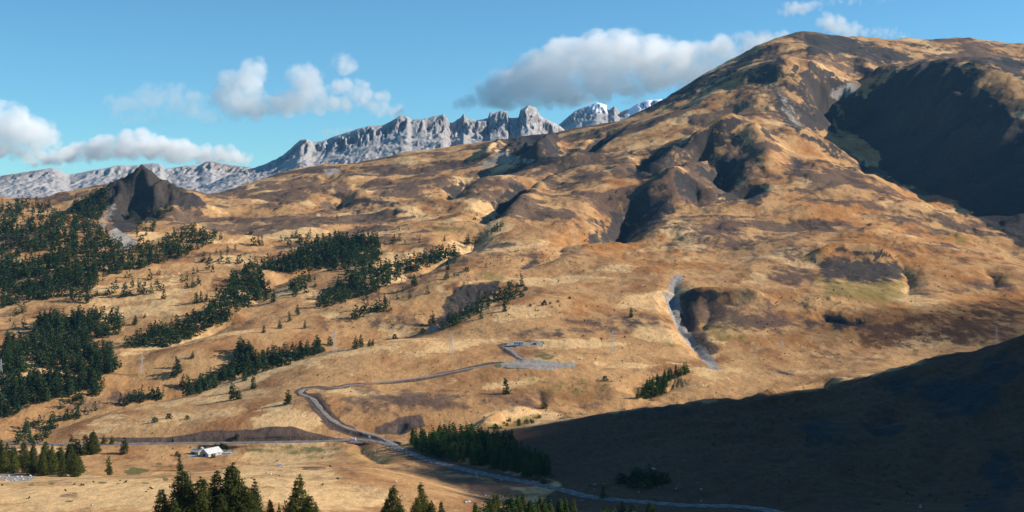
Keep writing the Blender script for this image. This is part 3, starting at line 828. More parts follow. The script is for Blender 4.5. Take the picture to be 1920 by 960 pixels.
mountain_range('limestone_range',
    [(380,352),(430,328),(480,314),(500,307),(530,292),(552,272),(562,263),(574,261),(586,267),(600,266),(640,252),(668,243),(690,237),(715,236),(740,224),(752,217),(764,219),(772,225),(800,222),(820,217),(832,213),(838,222),(845,232),(862,222),(870,213),(874,222),(890,226),(915,222),(918,212),(940,208),(952,210),(954,222),(972,221),(976,206),(990,198),(1006,203),(1014,219),(1040,231),(1060,244),(1100,262),(1160,290)],
    6200, 1500, (372, 330), 201, 3, 0.30, 1.8,
    snow=lambda p, y, t: 0.55 * sstep(900, 960, p) * sstep(245, 225, y) * sstep(-0.1, 0.5, perlin(p / 14, y / 9, 3)))
mountain_range('distant_limestone_range',
    [(-300,352),(-150,340),(-60,334),(0,330),(60,321),(98,315),(110,319),(130,328),(170,320),(200,315),(222,310),(245,311),(265,309),(286,306),(300,307),(310,317),(330,314),(352,310),(372,311),(385,304),(396,302),(412,306),(440,311),(470,314),(520,335),(600,360)],
    8200, 2000, (395, 390), 301, 2, 0.26, 2.2,
    brown=lambda p, y, t: sstep(0.22, 0.02, t) * (sstep(110, 60, p) + sstep(360, 390, p)) * 0.9)
mountain_range('snowy_far_summit',
    [(990,262),(1030,245),(1050,232),(1078,208),(1098,200),(1119,192),(1138,197),(1141,207),(1152,199),(1162,211),(1172,206),(1182,203),(1196,194),(1212,188),(1240,186),(1280,205),(1340,240)],
    8800, 1600, (300, 290), 401, 1.5, 0.22, 1.8,
    snow=lambda p, y, t: np.maximum(sstep(1092, 1108, p) * sstep(216, 206, y) * sstep(1146, 1136, p), sstep(1172, 1180, p)))

# ------------------------------------------------------------------ conifers
def leaf_material(name, dark, light):
    m, N, L = nodes_of(name)
    out = N.new('ShaderNodeOutputMaterial')
    oi = N.new('ShaderNodeObjectInfo'); at_ = N.new('ShaderNodeAttribute'); at_.attribute_name = 'tint'
    ad = N.new('ShaderNodeMath'); ad.operation = 'ADD'; L.new(oi.outputs['Random'], ad.inputs[0]); L.new(at_.outputs['Fac'], ad.inputs[1])
    fr = N.new('ShaderNodeMath'); fr.operation = 'FRACT'; L.new(ad.outputs[0], fr.inputs[0])
    geo = N.new('ShaderNodeNewGeometry')
    nz = N.new('ShaderNodeTexNoise'); nz.inputs['Scale'].default_value = 0.45; nz.inputs['Detail'].default_value = 3
    L.new(geo.outputs['Position'], nz.inputs['Vector'])
    mx = N.new('ShaderNodeMath'); mx.operation = 'MULTIPLY_ADD'; L.new(nz.outputs[0], mx.inputs[0]); mx.inputs[1].default_value = 0.7; L.new(fr.outputs[0], mx.inputs[2])
    cr = N.new('ShaderNodeValToRGB'); e = cr.color_ramp.elements
    e[0].position = 0.15; e[0].color = (*dark, 1); e[1].position = 1.45 / 1.7; e[1].color = (*light, 1)
    sc = N.new('ShaderNodeMath'); sc.operation = 'MULTIPLY'; L.new(mx.outputs[0], sc.inputs[0]); sc.inputs[1].default_value = 0.62
    L.new(sc.outputs[0], cr.inputs[0])
    df = N.new('ShaderNodeBsdfDiffuse'); tr = N.new('ShaderNodeBsdfTranslucent'); ms = N.new('ShaderNodeMixShader'); ms.inputs[0].default_value = 0.22
    L.new(cr.outputs[0], df.inputs[0]); L.new(cr.outputs[0], tr.inputs[0])
    L.new(df.outputs[0], ms.inputs[1]); L.new(tr.outputs[0], ms.inputs[2]); L.new(ms.outputs[0], out.inputs[0])
    return m
M_PINE = leaf_material('pine_needles', (0.012, 0.034, 0.022), (0.070, 0.105, 0.038))
M_SPRUCE = leaf_material('spruce_needles', (0.020, 0.055, 0.018), (0.070, 0.125, 0.024))
M_PINE_NEAR = leaf_material('sunny_pine_needles', (0.022, 0.040, 0.014), (0.125, 0.130, 0.028))  # yellower copy of the pine needles for near trees, sunlight put into the colour
M_BARK = simple('bark', (0.09, 0.065, 0.05), 0.95, 0, 0.3, 2.0, 0.4)

def crown_profile(kind, h):
    if kind == 'pine':      # broad, rounded stone pine
        return 0.30 * np.clip((1 - h), 0, 1) ** 0.62 * (0.62 + 0.38 * sstep(0.02, 0.28, h))
    if kind == 'slim':
        return 0.23 * np.clip((1 - h), 0, 1) ** 0.75 * (0.7 + 0.3 * sstep(0.02, 0.2, h))
    if kind == 'bush':
        return 0.55 * np.sqrt(np.clip(1 - h * h, 0, 1)) * (0.75 + 0.25 * sstep(0, 0.25, h))
    return 0.21 * (1 - h) ** 0.85 + 0.012          # spruce

def crown_arrays(kind, nclump, per, leaf, seed):
    """leaf-sized triangles gathered in clumps on limbs, for a tree one metre tall"""
    g = np.random.default_rng(seed)
    h = 0.06 + 0.93 * (1 - (1 - g.random(nclump)) ** 0.62) if kind != 'bush' else g.random(nclump) * 0.95
    if kind != 'bush' and nclump > 90:      # limbs grow in tiers
        tiers = 15 if nclump > 300 else 11
        h = np.clip((np.round(h * tiers) + g.normal(size=nclump) * 0.17) / tiers, 0.03, 0.995)
    lean = g.normal(size=2) * 0.018
    # a few heavy limbs make the outline uneven
    nl = 9
    lz, la, lw = g.random(nl) * 0.8 + 0.1, g.random(nl) * 6.28, g.uniform(-0.22, 0.32, nl)
    a = g.random(nclump) * 2 * np.pi
    k = 1 + sum(lw[i] * np.exp(-((h - lz[i]) / 0.11) ** 2 - ((np.angle(np.exp(1j * (a - la[i])))) / 0.75) ** 2) for i in range(nl))
    rr = crown_profile(kind, h) * k * (g.random(nclump) ** 0.38) * g.uniform(0.8, 1.15, nclump)
    C = np.stack([rr * np.cos(a) + lean[0] * h * 4, rr * np.sin(a) + lean[1] * h * 4, h - 0.22 * rr], 1)
    size = (0.030 + 0.055 * (1 - h)) * (1.0 if kind != 'bush' else 1.9)
    cid = np.repeat(np.arange(nclump), per)
    c = C[cid] + g.normal(size=(nclump * per, 3)) * (size[cid] * 0.55)[:, None] * np.array([1, 1, 0.62])
    nrm = g.normal(size=c.shape) + 1.0 * (c - np.array([0, 0, 0.4])) / (np.linalg.norm(c - np.array([0, 0, 0.4]), axis=1)[:, None] + 1e-6) + np.array([0, 0, 0.5])
    nrm /= np.linalg.norm(nrm, axis=1)[:, None]
    t1 = np.cross(nrm, g.normal(size=c.shape)); t1 /= np.linalg.norm(t1, axis=1)[:, None] + 1e-9
    t2 = np.cross(nrm, t1)
    s = (leaf * g.uniform(0.6, 1.4, len(c)))[:, None]
    V = np.stack([c + t1 * s, c - t1 * s * 0.5 + t2 * s * 0.8, c - t1 * s * 0.5 - t2 * s * 0.8], 1).reshape(-1, 3)
    V[:, 2] = np.maximum(V[:, 2], 0.004)
    Fc = np.arange(len(V)).reshape(-1, 3)
    return V, Fc

def trunk_mesh(seed, limbs=8):
    g = random.Random(seed)
    bm = bmesh.new()
    def tube(p, q, r0, r1, n_=6):
        d = (q - p).normalized(); u = d.orthogonal().normalized(); w = d.cross(u)
        A_ = [bm.verts.new(p + (u * math.cos(t) + w * math.sin(t)) * r0) for t in [k * 2 * math.pi / n_ for k in range(n_)]]
        B_ = [bm.verts.new(q + (u * math.cos(t) + w * math.sin(t)) * r1) for t in [k * 2 * math.pi / n_ for k in range(n_)]]
        for k in range(n_): bm.faces.new((A_[k], A_[(k + 1) % n_], B_[(k + 1) % n_], B_[k]))
    tube(Vector((0, 0, -0.06)), Vector((0, 0, 0.45)), 0.024, 0.015)
    tube(Vector((0, 0, 0.45)), Vector((0.004, 0, 0.93)), 0.015, 0.003)
    for k in range(limbs):
        z = 0.12 + 0.7 * k / limbs; a = g.random() * 6.28; l = 0.16 * (1 - z)
        tube(Vector((0, 0, z)), Vector((math.cos(a) * l, math.sin(a) * l, z + 0.03)), 0.006, 0.002, 4)
    me = bpy.data.meshes.new('trunk'); bm.to_mesh(me); bm.free(); me.materials.append(M_BARK)
    return me
TRUNKS = [trunk_mesh(k) for k in range(3)]
def crown_mesh(kind, ncl, per, leaf, seed, near=False):
    V, Fc = crown_arrays(kind, ncl, per, leaf, seed)
    return raw_mesh('crown', V, Fc, 3, M_SPRUCE if kind == 'spruce' else (M_PINE_NEAR if near else M_PINE))
CROWN = {('pine', 'near'): [crown_mesh('pine', 420, 16, 0.017, 500 + k, True) for k in range(5)],
         ('pine', 'mid'): [crown_mesh('pine', 110, 7, 0.036, 520 + k) for k in range(7)],
         ('slim', 'near'): [crown_mesh('slim', 360, 16, 0.016, 540 + k, True) for k in range(3)],
         ('slim', 'mid'): [crown_mesh('slim', 95, 7, 0.032, 550 + k) for k in range(5)],
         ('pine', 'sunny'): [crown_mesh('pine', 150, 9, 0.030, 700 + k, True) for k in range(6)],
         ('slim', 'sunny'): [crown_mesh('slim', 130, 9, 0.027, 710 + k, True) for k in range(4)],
         ('spruce', 'mid'): [crown_mesh('spruce', 100, 8, 0.032, 560 + k) for k in range(6)],
         ('bush', 'mid'): [crown_mesh('bush', 70, 8, 0.075, 580 + k) for k in range(5)]}
FARC = {'pine': [crown_arrays('pine', 32, 4, 0.068, 600 + k) for k in range(10)],
        'slim': [crown_arrays('slim', 32, 4, 0.055, 620 + k) for k in range(8)],
        'spruce': [crown_arrays('spruce', 34, 4, 0.052, 640 + k) for k in range(8)],
        'bush': [crown_arrays('bush', 26, 4, 0.13, 660 + k) for k in range(6)]}

# every tree: (px, py of its foot, height in px, kind, label, group)
TREES = []
def inside(poly, x, y):
    r = False
    for k in range(len(poly)):
        ax, ay = poly[k]; bx, by = poly[(k + 1) % len(poly)]
        if (ay > y) != (by > y) and x < (bx - ax) * (y - ay) / (by - ay) + ax: r = not r
    return r

def stand(poly, sx, sy, hpx, kinds, label, group, keep=1.0, holes=()):
    g = random.Random(int(poly[0][0] * 7 + poly[0][1]))
    x0, x1 = min(p[0] for p in poly), max(p[0] for p in poly); y0, y1 = min(p[1] for p in poly), max(p[1] for p in poly)
    y = y0
    row = 0
    while y <= y1:
        x = x0 + (row % 2) * sx * 0.5
        while x <= x1:
            jx, jy = x + g.uniform(-0.55, 0.55) * sx, y + g.uniform(-0.6, 0.6) * sy
            gap = perlin(np.array([jx / 26.0]), np.array([jy / 13.0]), 9)[0] + 0.5 * perlin(np.array([jx / 9.0]), np.array([jy / 6.0]), 10)[0]
            if inside(poly, jx, jy) and g.random() < keep and (gap < 0.27 or 'spruce' in kinds) and not any(((jx - a) / c) ** 2 + ((jy - b) / d) ** 2 < 1 for a, b, c, d in holes):
                hh = hpx[0] + (hpx[1] - hpx[0]) * g.random() ** 1.3
                if len(hpx) > 2: hh *= 1 + (hpx[2] - 1) * (jy - y0) / (y1 - y0 + 1e-6)
                TREES.append((jx, jy, hh, g.choice(kinds), label, group))
            x += sx
        y += sy; row += 1

PSS = ('pine', 'pine', 'slim')
stand([(0,388),(45,380),(80,380),(95,390),(110,402),(125,396),(150,382),(180,366),(202,362),(203,385),(190,412),(182,434),(205,442),(222,457),(228,472),(240,478),(262,462),(300,462),(330,442),(360,430),(385,442),(410,447),(425,453),(385,460),(370,472),(355,482),(320,492),(290,497),(225,514),(185,522),(178,542),(165,560),(120,556),(60,566),(0,580)],
      6.8, 4.8, (11, 17, 1.4), PSS, 'dark pine in the broad forest below the pointed peak', 'pines of the forest below the pointed peak', 0.9,
      [(62,482,26,9),(85,478,12,6),(30,472,14,5),(150,445,14,5),(125,500,9,4),(112,398,18,8),(100,520,12,4),(35,535,14,4),(215,445,16,12),(65,530,12,5),(145,548,14,4),(20,560,12,4),(60,405,16,5),(55,417,10,4),(125,430,8,4)])
stand([(235,400),(262,415),(285,405),(305,390),(320,388),(325,400),(300,415),(285,440),(262,455),(250,440),(258,425)], 7.5, 5.5, (8, 13), PSS, 'small dark pine scattered on the right flank of the pointed peak', 'pines on the flank of the pointed peak', 0.72)
stand([(205,348),(225,340),(235,330),(230,345),(200,362),(160,372),(125,378),(130,372),(170,362)], 9, 5, (6, 9), PSS, 'small pine on the skyline shoulder left of the pointed peak', 'pines on the skyline shoulder', 0.7)
strip1 = ('dark pine in the long tree strip climbing from lower left to centre', 'pines of the long tree strip')
stand([(225,655),(300,622),(375,600),(385,577),(425,557),(435,522),(470,499),(492,520),(502,545),(507,562),(470,574),(440,592),(420,607),(360,637),(320,650),(290,657),(270,652)], 7.2, 5.2, (17, 25), PSS, *strip1, 0.92)
stand([(470,499),(520,497),(560,472),(600,457),(650,449),(700,452),(718,462),(712,490),(697,520),(660,547),(640,508),(600,507),(560,512),(520,514),(492,520)], 7.2, 5.2, (16, 24), PSS, *strip1, 0.93)
stand([(520,455),(560,440),(592,438),(600,448),(560,462),(530,470)], 9, 6, (11, 16), PSS, 'pine in the loose grove above the long tree strip', 'pines of the loose grove', 0.7)
strip2 = ('pine in the narrow tree line running up the gully at mid picture', 'pines of the narrow gully line')
stand([(588,580),(600,556),(640,536),(690,520),(720,504),(760,494),(800,484),(850,472),(862,482),(830,494),(770,512),(735,529),(690,560),(640,572)], 7.2, 4.8, (14, 23), PSS, *strip2, 0.92)
stand([(868,462),(905,448),(930,425),(945,418),(940,434),(900,458),(870,468)], 7, 5, (8, 12), PSS, *strip2, 0.85)
stand([(540,540),(560,520),(580,525),(600,530),(590,545),(560,556),(545,560)], 8.5, 6, (15, 20), PSS, *strip1, 0.8)
stand([(650,597),(680,582),(728,574),(736,582),(692,594),(662,602)], 9, 6, (16, 22), PSS, 'dark pine in the short row below the narrow gully line', 'pines of the short row', 0.9)
low = ('dark pine in the lower left forest below the tan meadow', 'pines of the lower left forest')
stand([(50,645),(80,605),(130,600),(150,596),(225,596),(225,628),(200,634),(170,642),(165,660),(210,660),(226,692),(200,708),(150,704),(120,692),(60,694),(30,706),(0,708),(0,655),(20,645)], 8.0, 5.6, (20, 28), PSS, *low, 0.9, [(180,640,12,7),(172,630,10,4),(130,678,13,6),(80,695,14,6),(75,665,8,5)])
stand([(0,748),(0,716),(40,710),(100,706),(150,712),(192,712),(196,728),(130,742),(100,752),(60,760),(20,782),(0,792)], 8.4, 5.6, (20, 27), PSS, 'olive green pine in the lit stand above the left bend of the road', 'lit pines above the left bend', 0.85)
stand([(140,752),(190,726),(196,738),(160,756),(110,775),(100,770)], 9, 6, (14, 22), PSS, 'pine thinly set along the heath bank left of the smooth tan hill', 'pines along the heath bank', 0.75)
stand([(28,836),(50,796),(100,790),(140,775),(182,770),(112,800),(84,828),(60,840)], 8.5, 6, (13, 22), PSS, 'young pine in the gully mouth beside the left road bend', 'young pines in the gully mouth', 0.9)
stand([(340,744),(380,722),(420,706),(438,690),(470,680),(510,672),(560,664),(606,652),(602,664),(520,692),(460,710),(420,720),(362,744)], 7.4, 5.4, (20, 28), PSS, 'pine in the belt along the crest behind the smooth tan hill', 'pines of the crest belt', 0.92)
stand([(436,668),(448,660),(470,664),(478,676),(455,682),(438,680)], 8, 6, (24, 30), ('pine',), 'tall dark pine in the knot standing above the crest belt', 'tall knot above the crest belt', 0.9)
stand([(220,760),(260,745),(300,742),(312,747),(262,758),(226,765)], 8, 5, (16, 24), PSS, 'pine in the small clump peeping over the smooth tan hill', 'pines peeping over the tan hill', 0.9)
stand([(836,614),(850,598),(880,584),(910,564),(950,548),(980,530),(986,542),(962,562),(912,583),(882,596),(852,613)], 8.5, 5.6, (14, 23), PSS, 'pine in the gully at the foot of the dark shale scar', 'pines below the dark shale scar', 0.9)
stand([(940,565),(960,552),(985,540),(985,556),(960,570),(945,575)], 10, 7, (6, 11), ('bush', 'slim'), 'low shrub on the bank right of the dark shale scar', 'shrubs right of the shale scar', 0.8)
stand([(990,575),(1020,566),(1070,558),(1068,562),(1030,572),(1000,580)], 8, 4, (3.5, 6), ('bush',), 'low bush in the thin line right of the shale scar gully', 'bush line right of the gully', 0.8)
stand([(1192,748),(1212,728),(1262,704),(1306,690),(1292,700),(1252,716),(1246,742),(1216,750)], 7, 5, (15, 21), ('spruce',), 'young bright green spruce in the small plantation at the shadow edge', 'spruces of the small plantation', 0.95)
stand([(770,846),(772,832),(830,822),(900,828),(960,840),(978,862),(1032,880),(1030,892),(990,898),(930,880),(860,868),(800,856)], 8.2, 5.4, (25, 33), ('spruce',), 'tall green spruce in the plantation beside the shaded road', 'spruces of the roadside plantation', 0.96)
stand([(0,896),(0,868),(60,874),(125,866),(155,884),(148,894),(60,897)], 13, 8, (30, 44), ('pine', 'pine', 'slim'), 'olive green pine in the thick clump at the left picture edge', 'pines of the left edge clump', 0.95)
stand([(110,858),(150,846),(185,845),(200,852),(170,858)], 12, 6, (20, 30), PSS, 'dark pine in the roadside group left of the farm', 'pines left of the farm', 0.9)
stand([(880,985),(930,970),(1000,966),(1060,972),(1090,990),(880,1000)], 12, 7, (30, 44), ('spruce', 'slim'), 'dark conifer in the shaded grove at the bottom edge', 'conifers of the shaded bottom grove', 0.95)
stand([(1120,986),(1160,975),(1230,976),(1240,990),(1120,996)], 12, 7, (26, 36), ('spruce', 'slim'), 'dark conifer right of the shaded bottom grove', 'conifers right of the bottom grove', 0.9)
stand([(1160,905),(1180,890),(1230,892),(1260,905),(1240,915),(1180,915)], 10, 6, (12, 22), ('slim', 'bush'), 'dark shrub on the shaded slope right of the road', 'shrubs on the shaded slope', 0.6)
stand([(985,890),(1050,905),(1075,925),(1040,918),(1000,902)], 11, 7, (10, 16), ('bush', 'slim'), 'dark shrub along the upper verge of the shaded road', 'shrubs along the shaded verge', 0.7)
stand([(900,808),(960,788),(1015,778),(1010,792),(950,806)], 9, 5, (4, 8), ('bush',), 'sunlit low bush on the bank above the roadside plantation', 'bushes on the bank above the plantation', 0.45)
stand([(300,855),(420,838),(440,842),(350,856),(310,860)], 14, 5, (5, 8), ('bush',), 'low bush in the hedge beside the farm', 'hedge bushes beside the farm', 0.5)

meadow = ('lone pine on the tan meadow between the broad forest and the long strip', 'scattered meadow pines')
for (x, y, h) in [(194,526,9),(236,521,11),(244,521,11),(201,553,18),(212,551,16),(219,542,16),(233,557,24),(245,554,14),(248,539,16),(264,552,28),(272,551,20),(283,551,17),(298,546,15),(304,546,16),(281,525,18),(292,534,13),(298,516,11),(137,564,18),(124,563,14),(163,569,22),(168,561,20),(150,564,20),(180,556,14),
                 (406,475,7),(427,473,12),(440,468,9),(384,436,11),(405,439,12),(470,440,12),(473,461,16),(482,461,15),(490,461,15),(414,491,18),(394,489,12),(380,491,15),(390,507,18),(398,511,15),(363,514,10),(371,511,9),(342,529,13),(350,526,14),(351,541,14),(362,539,14),(371,536,16),(446,494,14),(453,493,14),(427,494,16),(48,616,18),(27,616,10),(18,603,10),(75,595,10),(84,595,12),(107,587,12),(38,589,20),(30,592,16),(44,586,18)]:
    TREES.append((x, y, h * 1.15, 'pine' if (x + y) % 3 else 'slim', *meadow))
upper = ('small dark pine dotted on the slope right of the long tree strip', 'scattered upper pines')
for (x, y, h) in [(739,456,17),(748,451,13),(787,455,14),(632,413,10),(685,427,6),(668,430,7),(711,425,5),(748,433,6),(743,419,4),(890,413,9),(894,405,7),(884,470,6),(911,502,8),(939,497,5),(670,460,16),(760,458,10),(802,551,14),(745,561,17),(754,546,8),(768,561,14),(753,533,10),(852,517,9),(858,517,9)]:
    TREES.append((x, y, h, 'pine' if (x + y) % 2 else 'slim', *upper))

SINGLES = [
 (306,561,17,'pine','round pine standing lowest on the meadow beside its long shadow'),
 (405,546,11,'pine','small lone pine on the bare meadow left of the long strip'),
 (368,569,20,'pine','left pine of three beside the lower bend of the long strip'),
 (376,567,20,'slim','middle pine of three beside the lower bend of the long strip'),
 (386,566,16,'slim','right pine of three beside the lower bend of the long strip'),
 (512,567,20,'pine','broad pine at the right foot of the long tree strip'),
 (554,551,16,'pine','dark pine standing alone on the tan saddle between two tree strips'),
 (833,452,11,'slim','narrow dark pine alone above the narrow gully line'),
 (875,458,18,'pine','big round pine at the top of the narrow gully line'),
 (840,506,17,'pine','dark pine just below the upper end of the narrow gully line'),
 (776,537,22,'pine','wide dark pine throwing a long shadow below the narrow gully line'),
 (837,524,15,'pine','pine on the shaded rise above the dark shale scar'),
 (875,509,13,'bush','broad olive bush on the crest left of the shale scar'),
 (721,571,18,'slim','pointed pine at the right end of the short row'),
 (252,609,17,'pine','round lone pine on the open meadow above the lower left forest'),
 (271,596,8,'pine','tiny lone pine on the open meadow up right of a round one'),
 (543,603,18,'slim','spire-shaped pine on the slope left of the short row'),
 (525,616,14,'pine','middle pine of three descending the slope above the crest belt'),
 (494,624,13,'pine','round almost black tree lowest of three on the slope'),
 (571,616,14,'slim','slender pine alone on the slope left of the pylon'),
 (558,591,19,'slim','slender pine at the lower tip of the narrow gully line'),
 (360,672,12,'pine','small lone pine on the meadow below the long strip'),
 (336,700,24,'pine','dark broad pine in the pair left of the crest belt'),
 (331,690,20,'slim','taller rear pine in the pair left of the crest belt'),
 (325,708,20,'pine','olive pine just below the pair left of the crest belt'),
 (341,726,21,'slim','slim pine left of the lower end of the crest belt'),
 (353,728,23,'pine','dark pine touching the lower end of the crest belt'),
 (458,714,20,'pine','low spreading pine in front of the crest belt'),
 (475,729,22,'pine','dark round pine on the tan hill below the crest belt'),
 (434,737,20,'slim','rear pine of the spreading clump on the tan hill'),
 (438,749,27,'pine','large spreading olive pine on the tan hill casting a long shadow'),
 (449,748,20,'pine','right pine of the spreading clump on the tan hill'),
 (540,758,27,'pine','bushy pine on the tan hill left of the gravel bend'),
 (620,648,17,'pine','dark oval tree beside the left pylon'),
 (606,659,8,'bush','dark small bush at the upper end of the crest belt'),
 (665,654,20,'pine','left tree of the pair on the hill crest right of a pylon'),
 (676,651,22,'slim','right yellowish tree of the pair on the hill crest'),
 (692,649,12,'pine','left of two small bushy trees on the hill crest'),
 (698,648,11,'pine','right of two small bushy trees on the hill crest'),
 (741,636,10,'bush','round bush on the hill crest left of the grey boulder'),
 (807,610,22,'slim','left spire of the pine pair above the grey boulder'),
 (813,611,20,'slim','right spire of the pine pair above the grey boulder'),
 (792,625,17,'bush','olive bush left of the grey boulder'),
 (831,619,18,'slim','lit young pine right of the grey boulder'),
 (843,612,24,'slim','dark tall pine behind the grey boulder'),
 (852,610,26,'slim','darkest pine at the lower end of the shale scar gully'),
 (901,598,17,'slim','pine standing out below the shale scar gully'),
 (946,584,15,'pine','round pine at the start of the thin bush line'),
 (950,739,28,'pine','lone dark green tree on the slope below the gravel platform'),
 (1183,595,17,'pine','lone pine far right of the shale scar with flat shadow'),
 (1135,714,9,'bush','small dark bush by the orange hollow'),
 (1020,766,11,'bush','small bush at the foot of the little gully'),
 (135,853,31,'pine','dark pine at the roadside, leftmost of three big ones'),
 (172,852,38,'pine','tallest spreading pine at the roadside left of the farm'),
 (233,851,31,'pine','dark roadside pine nearest the farm'),
 (195,832,16,'pine','olive tree on the far side of the road, left of a pair'),
 (210,833,15,'pine','olive tree on the far side of the road, right of a pair'),
 (160,824,8,'bush','small bush on the tan hill foot above the road'),
 (205,891,33,'slim','dark pine on the meadow edge with a yellow bush'),
 (140,894,38,'pine','broad olive pine right of the left edge clump'),
 (338,883,27,'slim','pointed grey-green pine on the meadow below the farm'),
 (290,792,9,'bush','left yellowish bush on the tan hill above the road'),
 (317,785,9,'bush','middle yellowish bush on the tan hill above the road'),
 (351,786,7,'bush','right small bush on the tan hill above the road'),
 (324,829,9,'slim','little dark pine on the road bank above the farm'),
 (445,822,8,'bush','small dark bush on the earth bank above the road'),
 (400,858,7,'bush','small bush at the front corner of the barn'),
 (1130,935,22,'spruce','single dark conifer beside the shaded road'),
]
for (x, y, h, k, lb) in SINGLES: TREES.append((x, y, h, k, lb, None))
FG = [
 (308,988,64,'pine','leftmost pine of the foreground clump'),
 (343,990,94,'pine','tall yellow-green pine second in the foreground clump'),
 (358,986,90,'pine','tall pine leaning on the second one of the foreground clump'),
 (326,994,52,'pine','low pine filling the foot of the foreground clump at left'),
 (383,992,84,'pine','broad olive pine left of the dark gap in the foreground clump'),
 (402,984,90,'slim','darker spire behind the broad olive foreground pine'),
 (432,990,103,'pine','tallest foreground pine, left of the twin tops'),
 (449,992,104,'pine','tallest foreground pine, right of the twin tops'),
 (418,996,62,'pine','low pine in front of the twin tops'),
 (466,994,72,'pine','pine at the right foot of the twin tops'),
 (479,988,75,'slim','dark ragged pine right of the twin tops'),
 (453,999,44,'pine','small bright pine lowest in the foreground clump'),
 (508,982,40,'slim','small slim pine between the clump and the lone dark pine'),
 (522,972,26,'slim','smallest slim pine between the clump and the lone dark pine'),
 (555,988,82,'pine','big dark cone-shaped pine standing apart in the foreground'),
 (543,996,52,'pine','low pine at the left foot of the big dark pine'),
 (570,996,58,'pine','low pine at the right foot of the big dark pine'),
 (592,986,38,'slim','small pine right of the big dark foreground pine'),
 (736,990,66,'pine','dark ragged pine leftmost in the right foreground group'),
 (722,984,42,'slim','small pine at the left of the right foreground group'),
 (752,996,46,'pine','lit low pine in the right foreground group'),
 (795,978,62,'slim','tall spire of the right foreground group'),
 (782,990,48,'pine','pine left of the tall spire in the right foreground group'),
 (808,992,46,'pine','pine right of the tall spire in the right foreground group'),
 (830,990,42,'slim','outermost pine of the right foreground group'),
]
for (x, y, h, k, lb) in FG: TREES.append((x, y, h, k, lb, None))

placed = []
for (px, py, h, kind, lb, gr) in TREES:
    w = at(px, py)
    if w is None: continue
    hm = 1.18 * h * w[1] / F
    lim = (4.0, 25.0) if kind != 'bush' else (1.2, 8.0)
    hm = min(max(hm, lim[0]), lim[1])
    placed.append((w, hm, kind, lb, gr, hm / w[1]))
solo = [p for p in placed if p[4] is None]
mass = sorted([p for p in placed if p[4] is not None], key=lambda p: -p[5])
chosen, rest, tally = list(solo), [], {}
for p in solo: tally[p[2]] = tally.get(p[2], 0) + 1
for p in mass:
    kd = {'slim': 'pine'}.get(p[2], p[2])
    if tally.get(kd, 0) + (tally.get('slim', 0) if kd == 'pine' else 0) < 300:
        tally[kd] = tally.get(kd, 0) + 1; chosen.append(p)
    else: rest.append(p)
tg = random.Random(77)
for (w, hm, kind, lb, gr, ap) in chosen:
    e = empty({'pine': 'pine_tree', 'slim': 'pine_tree', 'spruce': 'spruce_tree', 'bush': 'bush'}[kind], (w[0], w[1], w[2]), tg.random() * 6.28)
    key = (kind, 'near') if (ap * F > 40 and (kind, 'near') in CROWN) else (kind, 'mid')
    if key[1] == 'mid' and w[1] < 1300 and (kind, 'sunny') in CROWN: key = (kind, 'sunny')
    wd = tg.uniform(0.9, 1.2)
    if kind == 'bush': hm_s = (hm * tg.uniform(0.9, 1.3), hm * 1.1, hm)
    else: hm_s = (hm * wd, hm * wd, hm)
    t = obj('trunk', tg.choice(TRUNKS), e); t.scale = (hm, hm, hm * (0.5 if kind == 'bush' else 1.0))
    c = obj('crown', tg.choice(CROWN[key]), e); c.scale = hm_s
    tag(e, lb, 'bush' if kind == 'bush' else 'tree', gr)
# the forest beyond: one mass
VV, FF, TT = [], [], []
off = 0
for (w, hm, kind, lb, gr, ap) in rest:
    V, Fc = tg.choice(FARC[kind])
    a = tg.random() * 6.28; c, s = math.cos(a), math.sin(a); wd = tg.uniform(0.9, 1.2)
    Vr = np.stack([(V[:, 0] * c - V[:, 1] * s) * hm * wd + w[0], (V[:, 0] * s + V[:, 1] * c) * hm * wd + w[1], V[:, 2] * hm + w[2] - 0.2], 1)
    VV.append(Vr); FF.append(Fc + off); TT.append(np.full(len(V), tg.random())); off += len(V)
if VV:
    fm = raw_mesh('forest', np.concatenate(VV), np.concatenate(FF), 3, M_PINE)
    ta = fm.attributes.new('tint', 'FLOAT', 'POINT'); ta.data.foreach_set('value', np.concatenate(TT).astype(np.float32))
    tag(obj('forest', fm), 'mass of small dark pines covering the far slopes', kind='stuff')
print('TREES', len(placed), 'solo', len(solo), 'rest', len(rest))

# ------------------------------------------------------------------ roads
M_ASPHALT = simple('weathered_asphalt', (0.125, 0.115, 0.108), 0.9, 0, 0.35, 0.35)
M_GRAVEL = simple('track_gravel', (0.19, 0.16, 0.135), 0.95, 0, 0.35, 0.4)
M_PAINT = simple('road_paint', (0.72, 0.72, 0.70), 0.7, 0, 0.1)

